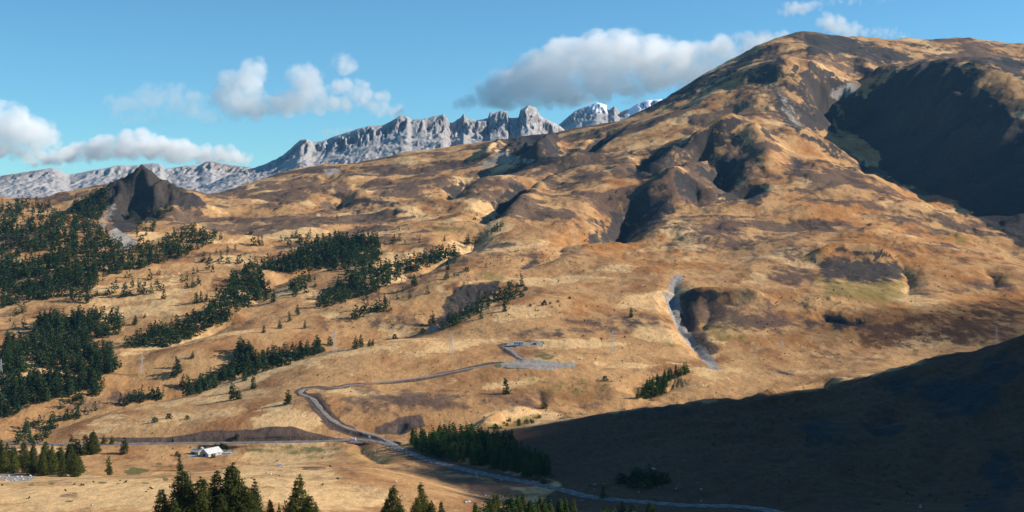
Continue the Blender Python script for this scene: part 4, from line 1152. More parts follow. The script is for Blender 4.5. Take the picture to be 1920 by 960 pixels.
def ribbon(name, key, mat, lift, hw=None):
    wl, w0 = road_lines[key]
    w = hw or w0
    d = np.gradient(wl[:, :2], axis=0); d /= np.linalg.norm(d, axis=1)[:, None] + 1e-9
    nrm = np.stack([d[:, 1], -d[:, 0]], 1)
    rag = 0.5 * np.sin(np.arange(len(wl)) * 0.9) + 0.4 * np.sin(np.arange(len(wl)) * 0.37)
    offs = [-1, -0.5, 0, 0.5, 1]
    V = []
    for k, o_ in enumerate(offs):
        ww = w + (rag if abs(o_) == 1 else 0) * (0.5 if key == 'main' else 1.0)
        p = wl[:, :2] + nrm * (o_ * ww)[:, None] if not np.isscalar(o_ * ww) else wl[:, :2] + nrm * o_ * ww
        V.append(np.column_stack([p, wl[:, 2] + lift + 0.10 * (1 - abs(o_))]))
    # skirts so that the edge meets the ground
    for side in (0, -1):
        s_ = V[side].copy(); s_[:, 2] -= 1.2; s_[:, :2] += nrm * (-0.8 if side == 0 else 0.8)
        V.insert(0, s_) if side == 0 else V.append(s_)
    V = np.stack(V, 1); n_, m_ = V.shape[:2]
    i_, j_ = np.meshgrid(np.arange(n_ - 1), np.arange(m_ - 1), indexing='ij'); q = (i_ * m_ + j_).ravel()
    me = raw_mesh(name, V.reshape(-1, 3), np.stack([q, q + m_, q + m_ + 1, q + 1], 1), 4, mat, True)
    return tag(obj(name, me), kind='structure'), wl, nrm
road, wl_main, nr_main = ribbon('road', 'main', M_ASPHALT, 0.22)
ribbon('gravel_track', 'track', M_GRAVEL, 0.25)
ribbon('gravel_driveway', 'spur', M_GRAVEL, 0.25)
# painted edge and centre dashes
V, Fq = [], []
for k in range(0, len(wl_main) - 2):
    for off_, wd, on in ((-3.6, 0.16, k % 4 < 2), (3.6, 0.16, k % 4 < 2), (0.0, 0.14, k % 5 < 2)):
        if not on: continue
        a, b = wl_main[k], wl_main[k + 1]
        na, nb = np.append(nr_main[k], 0), np.append(nr_main[k + 1], 0)
        z = np.array([0, 0, 0.22 + 0.10 * (1 - abs(off_) / 4.6) + 0.02])
        i_ = len(V)
        V += [a + na * (off_ - wd) + z, a + na * (off_ + wd) + z, b + nb * (off_ + wd) + z, b + nb * (off_ - wd) + z]
        Fq.append((i_, i_ + 1, i_ + 2, i_ + 3))
mk = obj('road_markings', raw_mesh('road_markings', np.array(V), np.array(Fq), 4, M_PAINT), road)
mk['kind'] = 'stuff'

# ------------------------------------------------------------------ bmesh bits
def bm_box(bm, c, s, rz=0.0, taper=1.0):
    x, y, z = s[0] / 2, s[1] / 2, s[2] / 2
    vs_ = []
    for dz in (-1, 1):
        t = taper if dz > 0 else 1.0
        for dx_, dy_ in ((-1, -1), (1, -1), (1, 1), (-1, 1)):
            px_, py_ = dx_ * x * t, dy_ * y * t
            vs_.append(bm.verts.new((c[0] + px_ * math.cos(rz) - py_ * math.sin(rz), c[1] + px_ * math.sin(rz) + py_ * math.cos(rz), c[2] + dz * z)))
    for f in ((3, 2, 1, 0), (4, 5, 6, 7), (0, 1, 5, 4), (1, 2, 6, 5), (2, 3, 7, 6), (3, 0, 4, 7)):
        bm.faces.new([vs_[i] for i in f])

def bm_bar(bm, p, q, r):
    p, q = Vector(p), Vector(q); d = (q - p).normalized(); u = d.orthogonal().normalized() * r; w = d.cross(u)
    A_ = [bm.verts.new(p + s) for s in (u + w, u - w, -u - w, -u + w)]; B_ = [bm.verts.new(q + s) for s in (u + w, u - w, -u - w, -u + w)]
    for k in range(4): bm.faces.new((A_[k], A_[(k + 1) % 4], B_[(k + 1) % 4], B_[k]))
    bm.faces.new(A_[::-1]); bm.faces.new(B_)

def part(name, mat, parent, fn, bevel=0.0):
    bm = bmesh.new(); fn(bm)
    if bevel: bmesh.ops.bevel(bm, geom=bm.edges[:], offset=bevel, segments=2, affect='EDGES')
    me = bpy.data.meshes.new(name); bm.to_mesh(me); bm.free(); me.materials.append(mat)
    return obj(name, me, parent)

def prism(bm, poly, y0, y1):
    """extrude an XZ outline along Y"""
    a = [bm.verts.new((x, y0, z)) for x, z in poly]; b = [bm.verts.new((x, y1, z)) for x, z in poly]
    bm.faces.new(a[::-1] if False else a); bm.faces.new(b[::-1])
    for k in range(len(poly)): bm.faces.new((a[(k + 1) % len(poly)], a[k], b[k], b[(k + 1) % len(poly)]))

M_WHITEROOF = simple('pale_sheet_metal', (0.52, 0.52, 0.51), 0.5, 0.0, 0.15, 0.8)
M_PLASTER = simple('grey_render', (0.42, 0.42, 0.41), 0.9, 0, 0.12, 1.2)
M_WHITE = simple('white_paint', (0.78, 0.78, 0.76), 0.4, 0, 0.05)
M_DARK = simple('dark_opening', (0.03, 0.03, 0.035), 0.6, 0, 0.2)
M_WOOD = simple('sawn_timber', (0.42, 0.27, 0.15), 0.9, 0, 0.25, 2.0)
M_CONC = simple('concrete', (0.38, 0.36, 0.34), 0.9, 0, 0.2, 0.7)
M_GLASS = simple('dark_glass', (0.02, 0.025, 0.03), 0.08, 0, 0.1)
M_RUBBER = simple('tyre_rubber', (0.02, 0.02, 0.02), 0.9)
M_SILVER = simple('silver_paint', (0.50, 0.51, 0.53), 0.3, 0.3, 0.05)
M_CHAR = simple('charcoal_paint', (0.05, 0.05, 0.055), 0.35, 0.2, 0.05)
M_STEEL = simple('galvanised_steel', (0.45, 0.45, 0.45), 0.55, 0.1, 0.1)
M_YELLOW = simple('yellow_paint', (0.70, 0.45, 0.04), 0.5)
M_STONE = simple('pale_limestone_boulder', (0.42, 0.40, 0.37), 0.95, 0, 0.3, 0.8, 0.5)
M_STONE2 = simple('grey_shale_boulder', (0.22, 0.215, 0.215), 0.95, 0, 0.35, 0.35, 0.6)

# ------------------------------------------------------------------ the farm by the road
def building(name, p, rz, L_, W_, eave, ridge, wall_m, roof_m, label, cat='building'):
    e = empty(name, p, rz)
    part('wall', wall_m, e, lambda bm: prism(bm, [(-W_ / 2, -1.5), (W_ / 2, -1.5), (W_ / 2, eave), (0, ridge - 0.12), (-W_ / 2, eave)], -L_ / 2, L_ / 2))
    def roof(bm):
        for s in (-1, 1):
            o_ = 0.5; k = (ridge - eave) / (W_ / 2)
            a = [(0, ridge), (s * (W_ / 2 + o_), eave - o_ * k), (s * (W_ / 2 + o_), eave - o_ * k + 0.18), (0, ridge + 0.18)]
            prism(bm, a, -L_ / 2 - 0.5, L_ / 2 + 0.5)
    r = part('roof', roof_m, e, roof)
    part('ridge_cap', roof_m, r, lambda bm: bm_box(bm, (0, 0, ridge + 0.24), (0.6, L_ + 1.02, 0.14)))
    return tag(e, label, cat)
fz = farm_c[2]
def farm_at(px, py):
    w = at(px, py); return (w[0], w[1], w[2])
b0 = building('barn', farm_at(396, 853), R(-34), 17, 11, 2.6, 6.4, M_PLASTER, M_WHITEROOF, 'large barn with pale sheet-metal roof beside the road')
part('door', M_DARK, b0, lambda bm: bm_box(bm, (0, -8.53, 1.2), (3.2, 0.12, 2.5)))
for k in range(3): part('window', M_GLASS, b0, lambda bm: bm_box(bm, (5.53, -4.5 + 4.5 * k, 1.5), (0.12, 1.4, 0.9)))
b1 = building('shed', farm_at(369, 851), R(60), 9, 6, 2.4, 4.2, M_WOOD, M_WHITEROOF, 'small timber shed with white roof left of the barn')
part('door', M_DARK, b1, lambda bm: bm_box(bm, (-3.03, 1.5, 1.1), (0.12, 2.4, 2.2)))
def tank(e):
    def body(bm):
        bmesh.ops.create_cone(bm, segments=20, radius1=1.9, radius2=1.9, depth=2.6, cap_ends=True)
        bmesh.ops.translate(bm, verts=bm.verts, vec=(0, 0, 1.3))
    part('drum', M_WHITE, e, body)
    def dome(bm):
        bmesh.ops.create_uvsphere(bm, u_segments=20, v_segments=8, radius=1.9)
        bmesh.ops.delete(bm, geom=[v for v in bm.verts if v.co.z < -0.01], context='VERTS')
        bmesh.ops.scale(bm, verts=bm.verts, vec=(1, 1, 0.5)); bmesh.ops.translate(bm, verts=bm.verts, vec=(0, 0, 2.6))
    part('lid', M_WHITE, e, dome)
tk = empty('storage_tank', farm_at(379, 845)); tank(tk); tag(tk, 'round white tank behind the farm buildings', 'tank')
st = empty('timber_stack', farm_at(416, 846), R(10))
for r_ in range(3):
    for c_ in range(6):
        part('plank', M_WOOD, st, lambda bm: bm_box(bm, (0.05 * c_ * (r_ - 1), -1.3 + 0.52 * c_, 0.3 + 0.42 * r_), (7.5, 0.48, 0.38)))
tag(st, 'stack of pale sawn timber right of the barn', 'timber')
tl = empty('flat_trailer', farm_at(424, 851), R(12))
part('deck', M_WHITEROOF, tl, lambda bm: bm_box(bm, (0, 0, 0.95), (9.5, 2.6, 0.3)))
for x in (-2.8, -1.7, 2.6):
    for y in (-1.1, 1.1):
        def wheel(bm):
            bmesh.ops.create_cone(bm, segments=14, radius1=0.42, radius2=0.42, depth=0.3, cap_ends=True)
            bmesh.ops.rotate(bm, verts=bm.verts, cent=(0, 0, 0), matrix=__import__('mathutils').Matrix.Rotation(R(90), 3, 'X')); bmesh.ops.translate(bm, verts=bm.verts, vec=(x, y, 0.42))
        part('wheel', M_RUBBER, tl, wheel)
tag(tl, 'pale flat trailer lying on the farm yard', 'trailer')

# the hut on the gravel platform
hp = at(972, 646)
hut = empty('hut', (hp[0], hp[1], hp[2]), R(4))
part('wall', M_WHITE, hut, lambda bm: bm_box(bm, (0, 0, 1.3), (12, 5.5, 4.2)))
part('roof', M_CONC, hut, lambda bm: bm_box(bm, (0, 0, 3.56), (12.8, 6.3, 0.3)))
for x in (-4.2, -1.6, 4.4): part('window', M_GLASS, hut, lambda bm: bm_box(bm, (x, -2.78, 1.9), (1.5, 0.1, 1.0)))
part('door', M_DARK, hut, lambda bm: bm_box(bm, (1.4, -2.78, 1.2), (1.4, 0.1, 2.3)))
tag(hut, 'low white flat-roofed hut on the gravel platform', 'hut')

# culvert under the main road
i_c = int(np.argmin(np.abs(960 + wl_main[:, 0] / wl_main[:, 1] * F - 677)))
rc = wl_main[i_c]
cu = empty('culvert', (rc[0], rc[1] - 11.0, rc[2] - 2.75), R(-3))
part('headwall', M_CONC, cu, lambda bm: prism(bm, [(-8.5, 2.4), (-4.5, -3.0), (5.5, -3.0), (9.0, 2.4)], -0.3, 0.5))
part('opening', M_DARK, cu, lambda bm: prism(bm, [(-4.8, 1.2), (-3.2, -2.4), (3.6, -2.4), (5.2, 1.2)], -0.42, -0.2))  # solid dark slab instead of a hollow, painted for the shade inside
part('coping', M_CONC, cu, lambda bm: bm_box(bm, (0.2, 0.05, 2.56), (18.5, 1.1, 0.3)))
M_BANK = simple('earth_bank', (0.19, 0.12, 0.07), 0.95, 0, 0.35, 0.6, 0.6)
def embank(bm):
    n_ = 10
    for k in range(n_):
        x0, x1 = -15 + 30 * k / n_, -15 + 30 * (k + 1) / n_
        def z(x, y): return 2.35 + 0.45 * y / 7.5 - 0.045 * max(0, abs(x) - 7) ** 2 * (1 - y / 9) + 0.18 * math.sin(x * 1.7 + y)
        for y0, y1 in ((0.4, 2.6), (2.6, 4.8), (4.8, 7.2)):
            bm.faces.new([bm.verts.new((x, y, z(x, y))) for x, y in ((x0, y0), (x1, y0), (x1, y1), (x0, y1))])
    for s_ in (-1, 1):
        bm.faces.new([bm.verts.new(v) for v in ((s_ * 7.5, 0.4, 2.3), (s_ * 15, 0.4, -0.6), (s_ * 15, 0.4, -5), (s_ * 4.5, 0.4, -5))])
part('embankment', M_BANK, cu, embank)
tag(cu, 'concrete culvert mouth under the valley road', 'culvert')

# ------------------------------------------------------------------ vehicles
def vehicle(name, p, rz, L_, W_, Hh, paint, label, van=False):
    e = empty(name, p, rz)
    if van: prof = [(-L_/2, 0.35), (L_/2, 0.35), (L_/2, 0.95), (L_/2 - 0.55, 1.1), (L_/2 - 1.35, Hh), (-L_/2 + 0.1, Hh), (-L_/2, Hh - 0.15)]
    else: prof = [(-L_/2, 0.35), (L_/2, 0.35), (L_/2, 0.85), (L_/2 - 1.1, 1.0), (L_/2 - 1.75, Hh), (-L_/2 + 0.5, Hh), (-L_/2, 1.0)]
    part('body', paint, e, lambda bm: prism(bm, prof, -W_/2, W_/2), 0.06)
    f0 = (L_/2 - 0.62, 1.18) if van else (L_/2 - 1.2, 1.05); f1 = (L_/2 - 1.28, Hh - 0.12) if van else (L_/2 - 1.68, Hh - 0.08)
    part('windscreen', M_GLASS, e, lambda bm: prism(bm, [(f0[0] + 0.03, f0[1]), (f0[0] + 0.07, f0[1] + 0.02), (f1[0] + 0.07, f1[1]), (f1[0] + 0.02, f1[1])], -W_/2 + 0.15, W_/2 - 0.15))
    x1 = L_/2 - 1.5 if van else L_/2 - 1.7; x0 = x1 - 0.9 if van else -L_/2 + 0.6
    for s in (-1, 1): part('side_window', M_GLASS, e, lambda bm: bm_box(bm, ((x0 + x1) / 2, s * (W_/2 + 0.005), Hh - 0.45), (x1 - x0, 0.03, 0.5)))
    for sx_ in (L_/2 - 0.85, -L_/2 + 0.85):
        for s in (-1, 1):
            def wh(bm, r_=0.36, w_=0.24):
                import mathutils
                bmesh.ops.create_cone(bm, segments=18, radius1=r_, radius2=r_, depth=w_, cap_ends=True)
                bmesh.ops.rotate(bm, verts=bm.verts, cent=(0, 0, 0), matrix=mathutils.Matrix.Rotation(R(90), 3, 'X')); bmesh.ops.translate(bm, verts=bm.verts, vec=(sx_, s * (W_/2 - 0.08), 0.36))
            w_ = part('wheel', M_RUBBER, e, wh)
            part('rim', M_SILVER, w_, lambda bm: wh(bm, 0.2, 0.27))
    for s in (-1, 1): part('headlight', M_WHITE, e, lambda bm: bm_box(bm, (L_/2 + 0.01, s * (W_/2 - 0.3), 0.72), (0.06, 0.35, 0.16)))
    return tag(e, label, 'van' if van else 'car')
w = at(661, 827); vehicle('delivery_van', (w[0], w[1], w[2] + 0.3), R(176), 6.2, 2.1, 2.5, M_WHITE, 'white delivery van driving on the valley road', True)
w = at(525, 875); vehicle('car', (w[0], w[1], w[2] + 0.05), R(25), 4.6, 1.85, 1.7, M_SILVER, 'silver car parked on the meadow beside a round track')
w = at(1003, 646); vehicle('car', (w[0], w[1], w[2] + 0.05), R(8), 4.6, 1.85, 1.75, M_CHAR, 'dark car parked on the gravel platform by the hut')

# ------------------------------------------------------------------ signs at the junction
def sign(px, py, w_, h_, post, mat, label, name='road_sign'):
    p = at(px, py); e = empty(name, (p[0], p[1], p[2]), R(8))
    for s in ((-1, 1) if w_ > 1.2 else (0,)): part('post', M_STEEL, e, lambda bm: bm_bar(bm, (s * w_ * 0.32, 0.06, -0.6), (s * w_ * 0.32, 0.06, post + h_ * 0.9), 0.06))
    pl = part('panel', mat, e, lambda bm: bm_box(bm, (0, 0, post + h_ / 2), (w_, 0.06, h_)))
    part('panel_frame', M_STEEL, pl, lambda bm: (bm_box(bm, (0, 0.01, post + h_ + 0.03), (w_ + 0.1, 0.1, 0.06)), bm_box(bm, (0, 0.01, post - 0.03), (w_ + 0.1, 0.1, 0.06))))
    return tag(e, label, 'sign')
sign(693, 823, 2.0, 2.2, 1.2, M_WHITE, 'tall white board sign at the foot of the gravel track')
sign(735, 829, 2.2, 1.3, 0.5, M_WHITE, 'low white board sign at the road junction')
sign(666, 823, 0.7, 0.7, 1.8, M_YELLOW, 'small yellow sign behind the white van')
sign(723, 821, 1.2, 0.7, 0.3, M_YELLOW, 'low yellow sign between the two white boards')

# ------------------------------------------------------------------ pylons
PY_MESH = {}
def pylon_parts():
    H_p = 30.0
    def half(z): return 2.7 * (1 - z / 22.0) + 0.75 * min(1, z / 22.0) if z < 22 else 0.75 - 0.05 * (z - 22)
    def leg(sx_, sy_):
        bm = bmesh.new()
        for a, b in ((0, 11), (11, 22), (22, H_p)):
            bm_bar(bm, (sx_ * half(a), sy_ * half(a), a - (0.8 if a == 0 else 0)), (sx_ * half(b), sy_ * half(b), b), 0.10)
        return bm
    out = []
    for sx_ in (-1, 1):
        for sy_ in (-1, 1): out.append(('leg', leg(sx_, sy_)))
    bm = bmesh.new()
    zs = [0, 4.5, 8.5, 12, 15, 17.6, 20, 22, 23.8, 25.6, 27.4, 29.2]
    for a, b in zip(zs[:-1], zs[1:]):
        for (x0, y0), (x1, y1) in (((-1, -1), (1, -1)), ((1, -1), (1, 1)), ((1, 1), (-1, 1)), ((-1, 1), (-1, -1))):
            bm_bar(bm, (x0 * half(a), y0 * half(a), a), (x1 * half(b), y1 * half(b), b), 0.04)
            bm_bar(bm, (x1 * half(a), y1 * half(a), a), (x0 * half(b), y0 * half(b), b), 0.04)
            bm_bar(bm, (x0 * half(b), y0 * half(b), b), (x1 * half(b), y1 * half(b), b), 0.035)
    out.append(('bracing', bm))
    for z, l, s in ((21.5, 4.2, -1), (23.5, 4.6, 1), (26.0, 4.0, -1)):
        bm = bmesh.new()
        for y in (-0.6, 0.6):
            bm_bar(bm, (0, y, z), (s * l, 0, z + 0.15), 0.10); bm_bar(bm, (0, y, z + 1.6), (s * l, 0, z + 0.15), 0.08)
        out.append(('crossarm', bm))
        bm = bmesh.new()
        for k in range(5):
            bmesh.ops.create_cone(bm, segments=8, radius1=0.2, radius2=0.12, depth=0.22, matrix=__import__('mathutils').Matrix.Translation((s * l, 0, z - 0.2 - 0.28 * k)))
        out.append(('insulator', bm))
    bm = bmesh.new(); bm_bar(bm, (0, 0, 29.2), (0, 0, 31.5), 0.12); out.append(('peak', bm))
    res = []
    for nm, b_ in out:
        me = bpy.data.meshes.new(nm); b_.to_mesh(me); b_.free(); me.materials.append(M_DARK if nm == 'insulator' else M_STEEL); res.append((nm, me))
    return res
PP = pylon_parts()
for (px, py, hp_, lb) in [(627, 661, 44, 'steel pylon beside the dark oval tree on the hill crest'), (846, 664, 40, 'steel pylon on the tan hill left of the gravel platform'),
                          (266, 703, 42, 'steel pylon on the meadow below the lower left forest'), (1149, 664, 46, 'steel pylon on the slope right of the gravel platform'),
                          (1467, 655, 24, 'small steel pylon far out on the right slope'), (1869, 642, 32, 'steel pylon rising behind the shaded hill at right'),
                          (2, 716, 44, 'steel pylon cut by the left picture edge')]:
    p = at(px, py)
    if p is None: continue
    e = empty('power_pylon', (p[0], p[1], p[2]), R(20)); s = hp_ * p[1] / F / 31.5
    e.scale = (s, s, s)
    for nm, me in PP: obj(nm, me, e)
    tag(e, lb, 'pylon', 'power pylons')

# ------------------------------------------------------------------ boulders
def boulder_mesh(seed, mat, sub=2, rough=0.28):
    g = random.Random(seed); bm = bmesh.new()
    bmesh.ops.create_icosphere(bm, subdivisions=sub, radius=0.5)
    pl = [(Vector((g.uniform(-1, 1), g.uniform(-1, 1), g.uniform(-0.3, 1))).normalized(), g.uniform(0.30, 0.44)) for _ in range(9)]
    for v in bm.verts:
        for n_, d_ in pl:
            k = v.co.dot(n_)
            if k > d_: v.co -= n_ * (k - d_) * 0.9
        v.co *= 1 + g.uniform(-rough, rough) * 0.25
        v.co.z *= 0.8
    me = bpy.data.meshes.new('boulder'); bm.to_mesh(me); bm.free(); me.materials.append(mat)
    return me
BM = [boulder_mesh(k, M_STONE) for k in range(6)]
w = at(813, 622)
bb = obj('boulder', boulder_mesh(91, M_STONE2, 4, 0.35)); bb.location = (w[0], w[1] + 5, w[2] + 2.5); bb.scale = (17, 13, 16); bb.rotation_euler = (0, 0, 0.4)
tag(bb, 'huge grey boulder beside the pines at the foot of the shale scar', 'boulder')
bg_ = random.Random(9)
spots = []
def rocks(x0, x1, y0, y1, n_, s0, s1, label, group):
    for _ in range(n_): spots.append((bg_.uniform(x0, x1), bg_.uniform(y0, y1), bg_.uniform(s0, s1), label, group))
rocks(880, 1000, 884, 902, 26, 0.8, 2.2, 'pale boulder in the scatter below the shaded road', 'boulders below the shaded road')
rocks(905, 960, 925, 938, 10, 0.7, 1.6, 'pale boulder near the shaded bottom grove', 'boulders by the bottom grove')
rocks(0, 60, 893, 902, 22, 0.8, 2.4, 'white boulder in the rubble at the left picture edge', 'boulders at the left edge')
rocks(680, 716, 846, 858, 9, 0.8, 1.8, 'pale boulder in the stream bed near the culvert', 'boulders near the culvert')
rocks(1090, 1320, 905, 940, 14, 0.7, 1.7, 'pale boulder on the shaded slope right of the road', 'boulders on the shaded slope')
rocks(1700, 1730, 940, 952, 5, 0.8, 1.6, 'pale boulder at the lower right edge of the shaded slope', 'boulders at lower right')
for (x, y, s, lb) in [(873, 943, 2.4, 'bright boulder at the foot of the lit meadow, left of a pair'), (879, 942, 2.0, 'bright boulder at the foot of the lit meadow, right of a pair'),
                      (1225, 880, 2.6, 'white boulder among dark shrubs on the shaded slope'), (507, 890, 1.6, 'pale stone on the meadow below the silver car'), (295, 937, 1.0, 'small pale stone on the foreground meadow'), (172, 948, 1.2, 'flat pale stone at lower left on the meadow'), (742, 904, 1.8, 'dark ringed stone on the lit meadow lip')]:
    spots.append((x, y, s, lb, None))
for (x, y, s, lb, gr) in spots:
    p = at(x, y)
    if p is None: continue
    o = obj('boulder', bg_.choice(BM)); o.location = (p[0], p[1], p[2] + s * 0.2)
    o.scale = (s * bg_.uniform(0.8, 1.4), s, s * bg_.uniform(0.7, 1.1)); o.rotation_euler = (0, 0, bg_.random() * 6.28)
    tag(o, lb, 'boulder', gr)

# ------------------------------------------------------------------ juniper scrub dotted over the slopes
g = np.random.default_rng(404)
V0, F0 = crown_arrays('bush', 9, 2, 0.30, 405)
VV, FF, TT = [], [], []; off = 0
for (x0, x1, y0, y1, n_) in [(620,1100,400,620,420),(1050,1900,390,680,650),(560,1180,660,800,160),(330,900,320,420,260),(960,1900,700,950,420),(0,640,800,950,130),(900,1080,420,500,120)]:
    for _ in range(n_):
        p = at(g.uniform(x0, x1), g.uniform(y0, y1))
        if p is None: continue
        if perlin(np.array([p[0] / 90]), np.array([p[1] / 90]), 7)[0] < -0.05: continue
        s = g.uniform(0.5, 1.5) * (1.0 if p[1] < 1600 else 1.5); a = g.random() * 6.28; c_, s_ = math.cos(a), math.sin(a)
        VV.append(np.stack([(V0[:, 0] * c_ - V0[:, 1] * s_) * s * 1.5 + p[0], (V0[:, 0] * s_ + V0[:, 1] * c_) * s * 1.5 + p[1], V0[:, 2] * s + p[2] - 0.1], 1))
        FF.append(F0 + off); TT.append(np.full(len(V0), g.random())); off += len(V0)
fm = raw_mesh('juniper_scrub', np.concatenate(VV), np.concatenate(FF), 3, M_PINE)
ta = fm.attributes.new('tint', 'FLOAT', 'POINT'); ta.data.foreach_set('value', np.concatenate(TT).astype(np.float32))
tag(obj('juniper_scrub', fm), 'tiny dark juniper scrub dotted over the grassy slopes', kind='stuff')

# ------------------------------------------------------------------ clouds: drifting vapour, lit by the same sun
def cloud_material(name, dens, wisp, scale):
    m, N, L = nodes_of(name)
    out = N.new('ShaderNodeOutputMaterial')
    pv = N.new('ShaderNodeVolumePrincipled')
    pv.inputs['Color'].default_value = (1.0, 1.0, 1.0, 1)
    pv.inputs['Anisotropy'].default_value = 0.0
    pv.inputs['Density Attribute'].default_value = ''
    at_ = N.new('ShaderNodeAttribute'); at_.attribute_name = 'density'
    geo = N.new('ShaderNodeTexCoord')
    nz = N.new('ShaderNodeTexNoise'); nz.inputs['Scale'].default_value = scale; nz.inputs['Detail'].default_value = 4; nz.inputs['Roughness'].default_value = 0.6
    L.new(geo.outputs['Object'], nz.inputs['Vector'])
    mr = N.new('ShaderNodeMapRange'); mr.inputs['From Min'].default_value = 0.5 - wisp; mr.inputs['From Max'].default_value = 0.5 + wisp * 0.6
    mr.interpolation_type = 'SMOOTHSTEP'
    L.new(nz.outputs[0], mr.inputs['Value'])
    a = N.new('ShaderNodeMath'); a.operation = 'MULTIPLY'; L.new(at_.outputs['Fac'], a.inputs[0]); L.new(mr.outputs[0], a.inputs[1])
    b = N.new('ShaderNodeMath'); b.operation = 'MULTIPLY'; L.new(a.outputs[0], b.inputs[0]); b.inputs[1].default_value = dens
    L.new(b.outputs[0], pv.inputs['Density'])
    L.new(pv.outputs[0], out.inputs['Volume'])
    m.cycles.volume_sampling = 'MULTIPLE_IMPORTANCE'
    return m

def volume_from_points(o, me, mat, voxel):
    me.materials.append(mat)
    ng = bpy.data.node_groups.new('billows', 'GeometryNodeTree')
    ng.interface.new_socket('Geometry', in_out='INPUT', socket_type='NodeSocketGeometry')
    ng.interface.new_socket('Geometry', in_out='OUTPUT', socket_type='NodeSocketGeometry')
    N, L = ng.nodes, ng.links
    gi, go = N.new('NodeGroupInput'), N.new('NodeGroupOutput')
    mp = N.new('GeometryNodeMeshToPoints'); pvv = N.new('GeometryNodePointsToVolume'); sm = N.new('GeometryNodeSetMaterial')
    na = N.new('GeometryNodeInputNamedAttribute'); na.data_type = 'FLOAT'; na.inputs['Name'].default_value = 'billow'
    L.new(gi.outputs[0], mp.inputs['Mesh']); L.new(na.outputs['Attribute'], mp.inputs['Radius'])
    L.new(mp.outputs[0], pvv.inputs['Points'])
    try: pvv.resolution_mode = 'VOXEL_SIZE'
    except Exception: pass
    try: pvv.inputs['Resolution Mode'].default_value = 'Size'
    except Exception: pass
    pvv.inputs['Voxel Size'].default_value = voxel
    pvv.inputs['Density'].default_value = 1.0
    L.new(na.outputs['Attribute'], pvv.inputs['Radius'])
    sm.inputs['Material'].default_value = mat
    L.new(pvv.outputs[0], sm.inputs['Geometry']); L.new(sm.outputs[0], go.inputs[0])
    md = o.modifiers.new('billows', 'NODES'); md.node_group = ng

def cloud(label, blobs, Y, dens, wisp=0.17, scale=0.0055, voxel=13.0, depth=0.7, seed=0, per=34, rr=(0.28, 0.62), zs=1.0):
    """blobs: (pixel x, pixel y, half width, half height) of the billows at distance Y"""
    g = np.random.default_rng(seed)
    k = Y / F
    P_, r_ = [], []
    for (bx, by, rx, ry) in blobs:
        for _ in range(per):
            d = g.normal(size=3); d /= np.linalg.norm(d); d *= g.random() ** 0.45
            rad = min(rx, ry) * g.uniform(*rr)
            P_.append(((bx - 960 + d[0] * (rx - rad * 0.6)) * k, Y + d[1] * depth * min(rx, 70) * k * 1.6, (HY - by - d[2] * (ry - rad * 0.6)) * k))
            r_.append(rad * k)
    P_ = np.array(P_)
    o0 = P_.mean(0)
    me = bpy.data.meshes.new('cloud')
    me.from_pydata([tuple(p) for p in P_ - o0], [], [])
    a_ = me.attributes.new('billow', 'FLOAT', 'POINT'); a_.data.foreach_set('value', np.array(r_, np.float32))
    o = obj('cloud', me); o.location = o0
    volume_from_points(o, me, cloud_material('vapour', dens, wisp, scale), voxel)
    return tag(o, label, kind='stuff')
CY = 10600.0
cloud('long white cumulus bank trailing off the brown summit',
      [(875,192,36,16),(920,178,50,26),(970,162,60,40),(1020,140,60,50),(1060,112,50,40),(1110,108,60,48),(1160,100,60,48),(1210,110,60,46),(1260,118,60,42),(1310,115,60,36),(1350,100,60,32),(1400,84,55,26),(1445,72,40,18),(950,190,60,18),(1030,185,60,24),(1090,165,80,36),(1170,150,80,36),(1250,145,70,30),(1320,140,50,26),(1155,82,36,22),(1240,90,40,22),(1050,90,28,22)],
      CY, 0.0058, seed=1, per=50, rr=(0.3, 0.7))
cloud('grey and white cumulus puffs above the far ridge',
      [(478,132,26,26),(450,160,46,34),(470,195,60,34),(425,180,40,24),(525,200,60,26),(572,148,36,32),(570,182,48,30),(610,195,60,24),(645,120,28,22),(655,165,46,20),(690,185,50,20),(720,205,50,18)],
      CY, 0.0055, seed=2, per=46)
cloud('thin grey wisps drifting left of the cumulus puffs',
      [(235,195,50,22),(285,180,50,26),(335,200,60,22),(270,220,70,16),(380,218,50,16),(320,165,40,14),(360,180,40,16)],
      CY - 300, 0.0020, seed=3, wisp=0.13, scale=0.006, per=46, rr=(0.3, 0.7))
cloud('soft cloud at the left picture edge',
      [(-30,235,50,38),(15,215,40,26),(40,245,58,34),(10,278,65,26),(85,262,36,22),(-40,285,60,28),(70,290,50,18)],
      CY, 0.008, seed=4, rr=(0.3, 0.7))
cloud('low bank of cumulus behind the left ridge',
      [(90,300,60,16),(150,288,60,22),(205,275,56,26),(260,270,56,28),(310,280,56,24),(360,288,56,22),(410,290,48,20),(450,296,30,14)],
      CY + 400, 0.010, seed=5, per=44, rr=(0.3, 0.7))
cloud('small bright cloud behind the far ridge',
      [(615,248,36,10),(650,243,24,8),(1180,192,26,10),(1205,186,20,10)], CY, 0.008, seed=6)
cloud('torn white cloud above the brown summit',
      [(1490,18,34,16),(1530,8,40,12),(1580,2,40,10),(1640,-4,60,9),(1560,42,34,22),(1600,55,44,20),(1650,62,40,12),(1690,66,30,9)],
      CY, 0.0065, seed=7, wisp=0.13, scale=0.006)
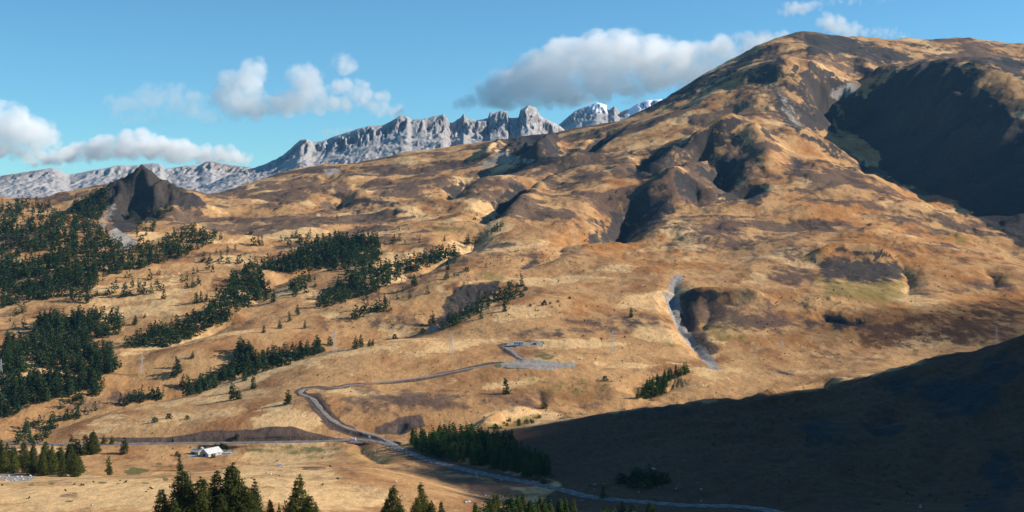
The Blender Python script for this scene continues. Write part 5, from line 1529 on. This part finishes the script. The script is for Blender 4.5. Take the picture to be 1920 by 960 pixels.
# unseen clouds added off to the right, shaped to shade the near slopes
def shade_cloud(label, outline, gz, dens, seed, z=1010.0, spacing=34.0, flat=1.0):
    """a flat cloud standing where its shadow falls inside the outline (ground X, Y)"""
    g = np.random.default_rng(seed)
    t = (z - gz) / sun_dir.z
    off_ = sun_dir * t
    xs, ys = [p[0] for p in outline], [p[1] for p in outline]
    pts_, r_ = [], []
    for x in np.arange(min(xs), max(xs), spacing):
        for y in np.arange(min(ys), max(ys), spacing):
            qx, qy = x + g.uniform(-20, 20), y + g.uniform(-20, 20)
            if inside(outline, qx, qy):
                pts_.append((qx, qy, g.uniform(-14, 26) * flat)); r_.append(g.uniform(34, 58))
    P_ = np.array(pts_); c = P_.mean(0)
    me = bpy.data.meshes.new('cloud'); me.from_pydata([tuple(p) for p in P_ - c], [], [])
    a_ = me.attributes.new('billow', 'FLOAT', 'POINT'); a_.data.foreach_set('value', np.array(r_, np.float32))
    o = obj('cloud', me); o.location = (c[0] + off_.x, c[1] + off_.y, z)
    volume_from_points(o, me, cloud_material('vapour', dens, 0.5, 0.004), 12.0)
    return tag(o, label, kind='stuff')
shade_cloud('unseen cloud added for shade beyond the right picture edge', [(75,1150),(55,930),(90,740),(200,540),(1150,520),(1250,1240),(900,1285),(760,1240),(600,1290),(470,1235),(330,1270),(250,1195),(150,1205)], -165, 0.075, 21)
shade_cloud('smaller unseen cloud added for shade beyond the right picture edge', [(480,1640),(700,1560),(1000,1560),(1000,1850),(700,1800),(520,1730)], -110, 0.008, 22)

# ------------------------------------------------------------------ haze
def haze(density):
    m, N, L = nodes_of('mountain_haze')
    out = N.new('ShaderNodeOutputMaterial'); pv = N.new('ShaderNodeVolumePrincipled')
    pv.inputs['Color'].default_value = (0.20, 0.55, 1.0, 1); pv.inputs['Density'].default_value = density
    pv.inputs['Anisotropy'].default_value = 0.1
    L.new(pv.outputs[0], out.inputs['Volume'])
    zlo = float(ZZ.min()) - 3.0
    bm = bmesh.new(); bm_box(bm, (0, 4730, (zlo + 880) / 2), (16000, 10060, 880 - zlo))
    me = bpy.data.meshes.new('haze'); bm.to_mesh(me); bm.free(); me.materials.append(m)
    return tag(obj('haze', me), kind='stuff')
haze(1.2e-5)
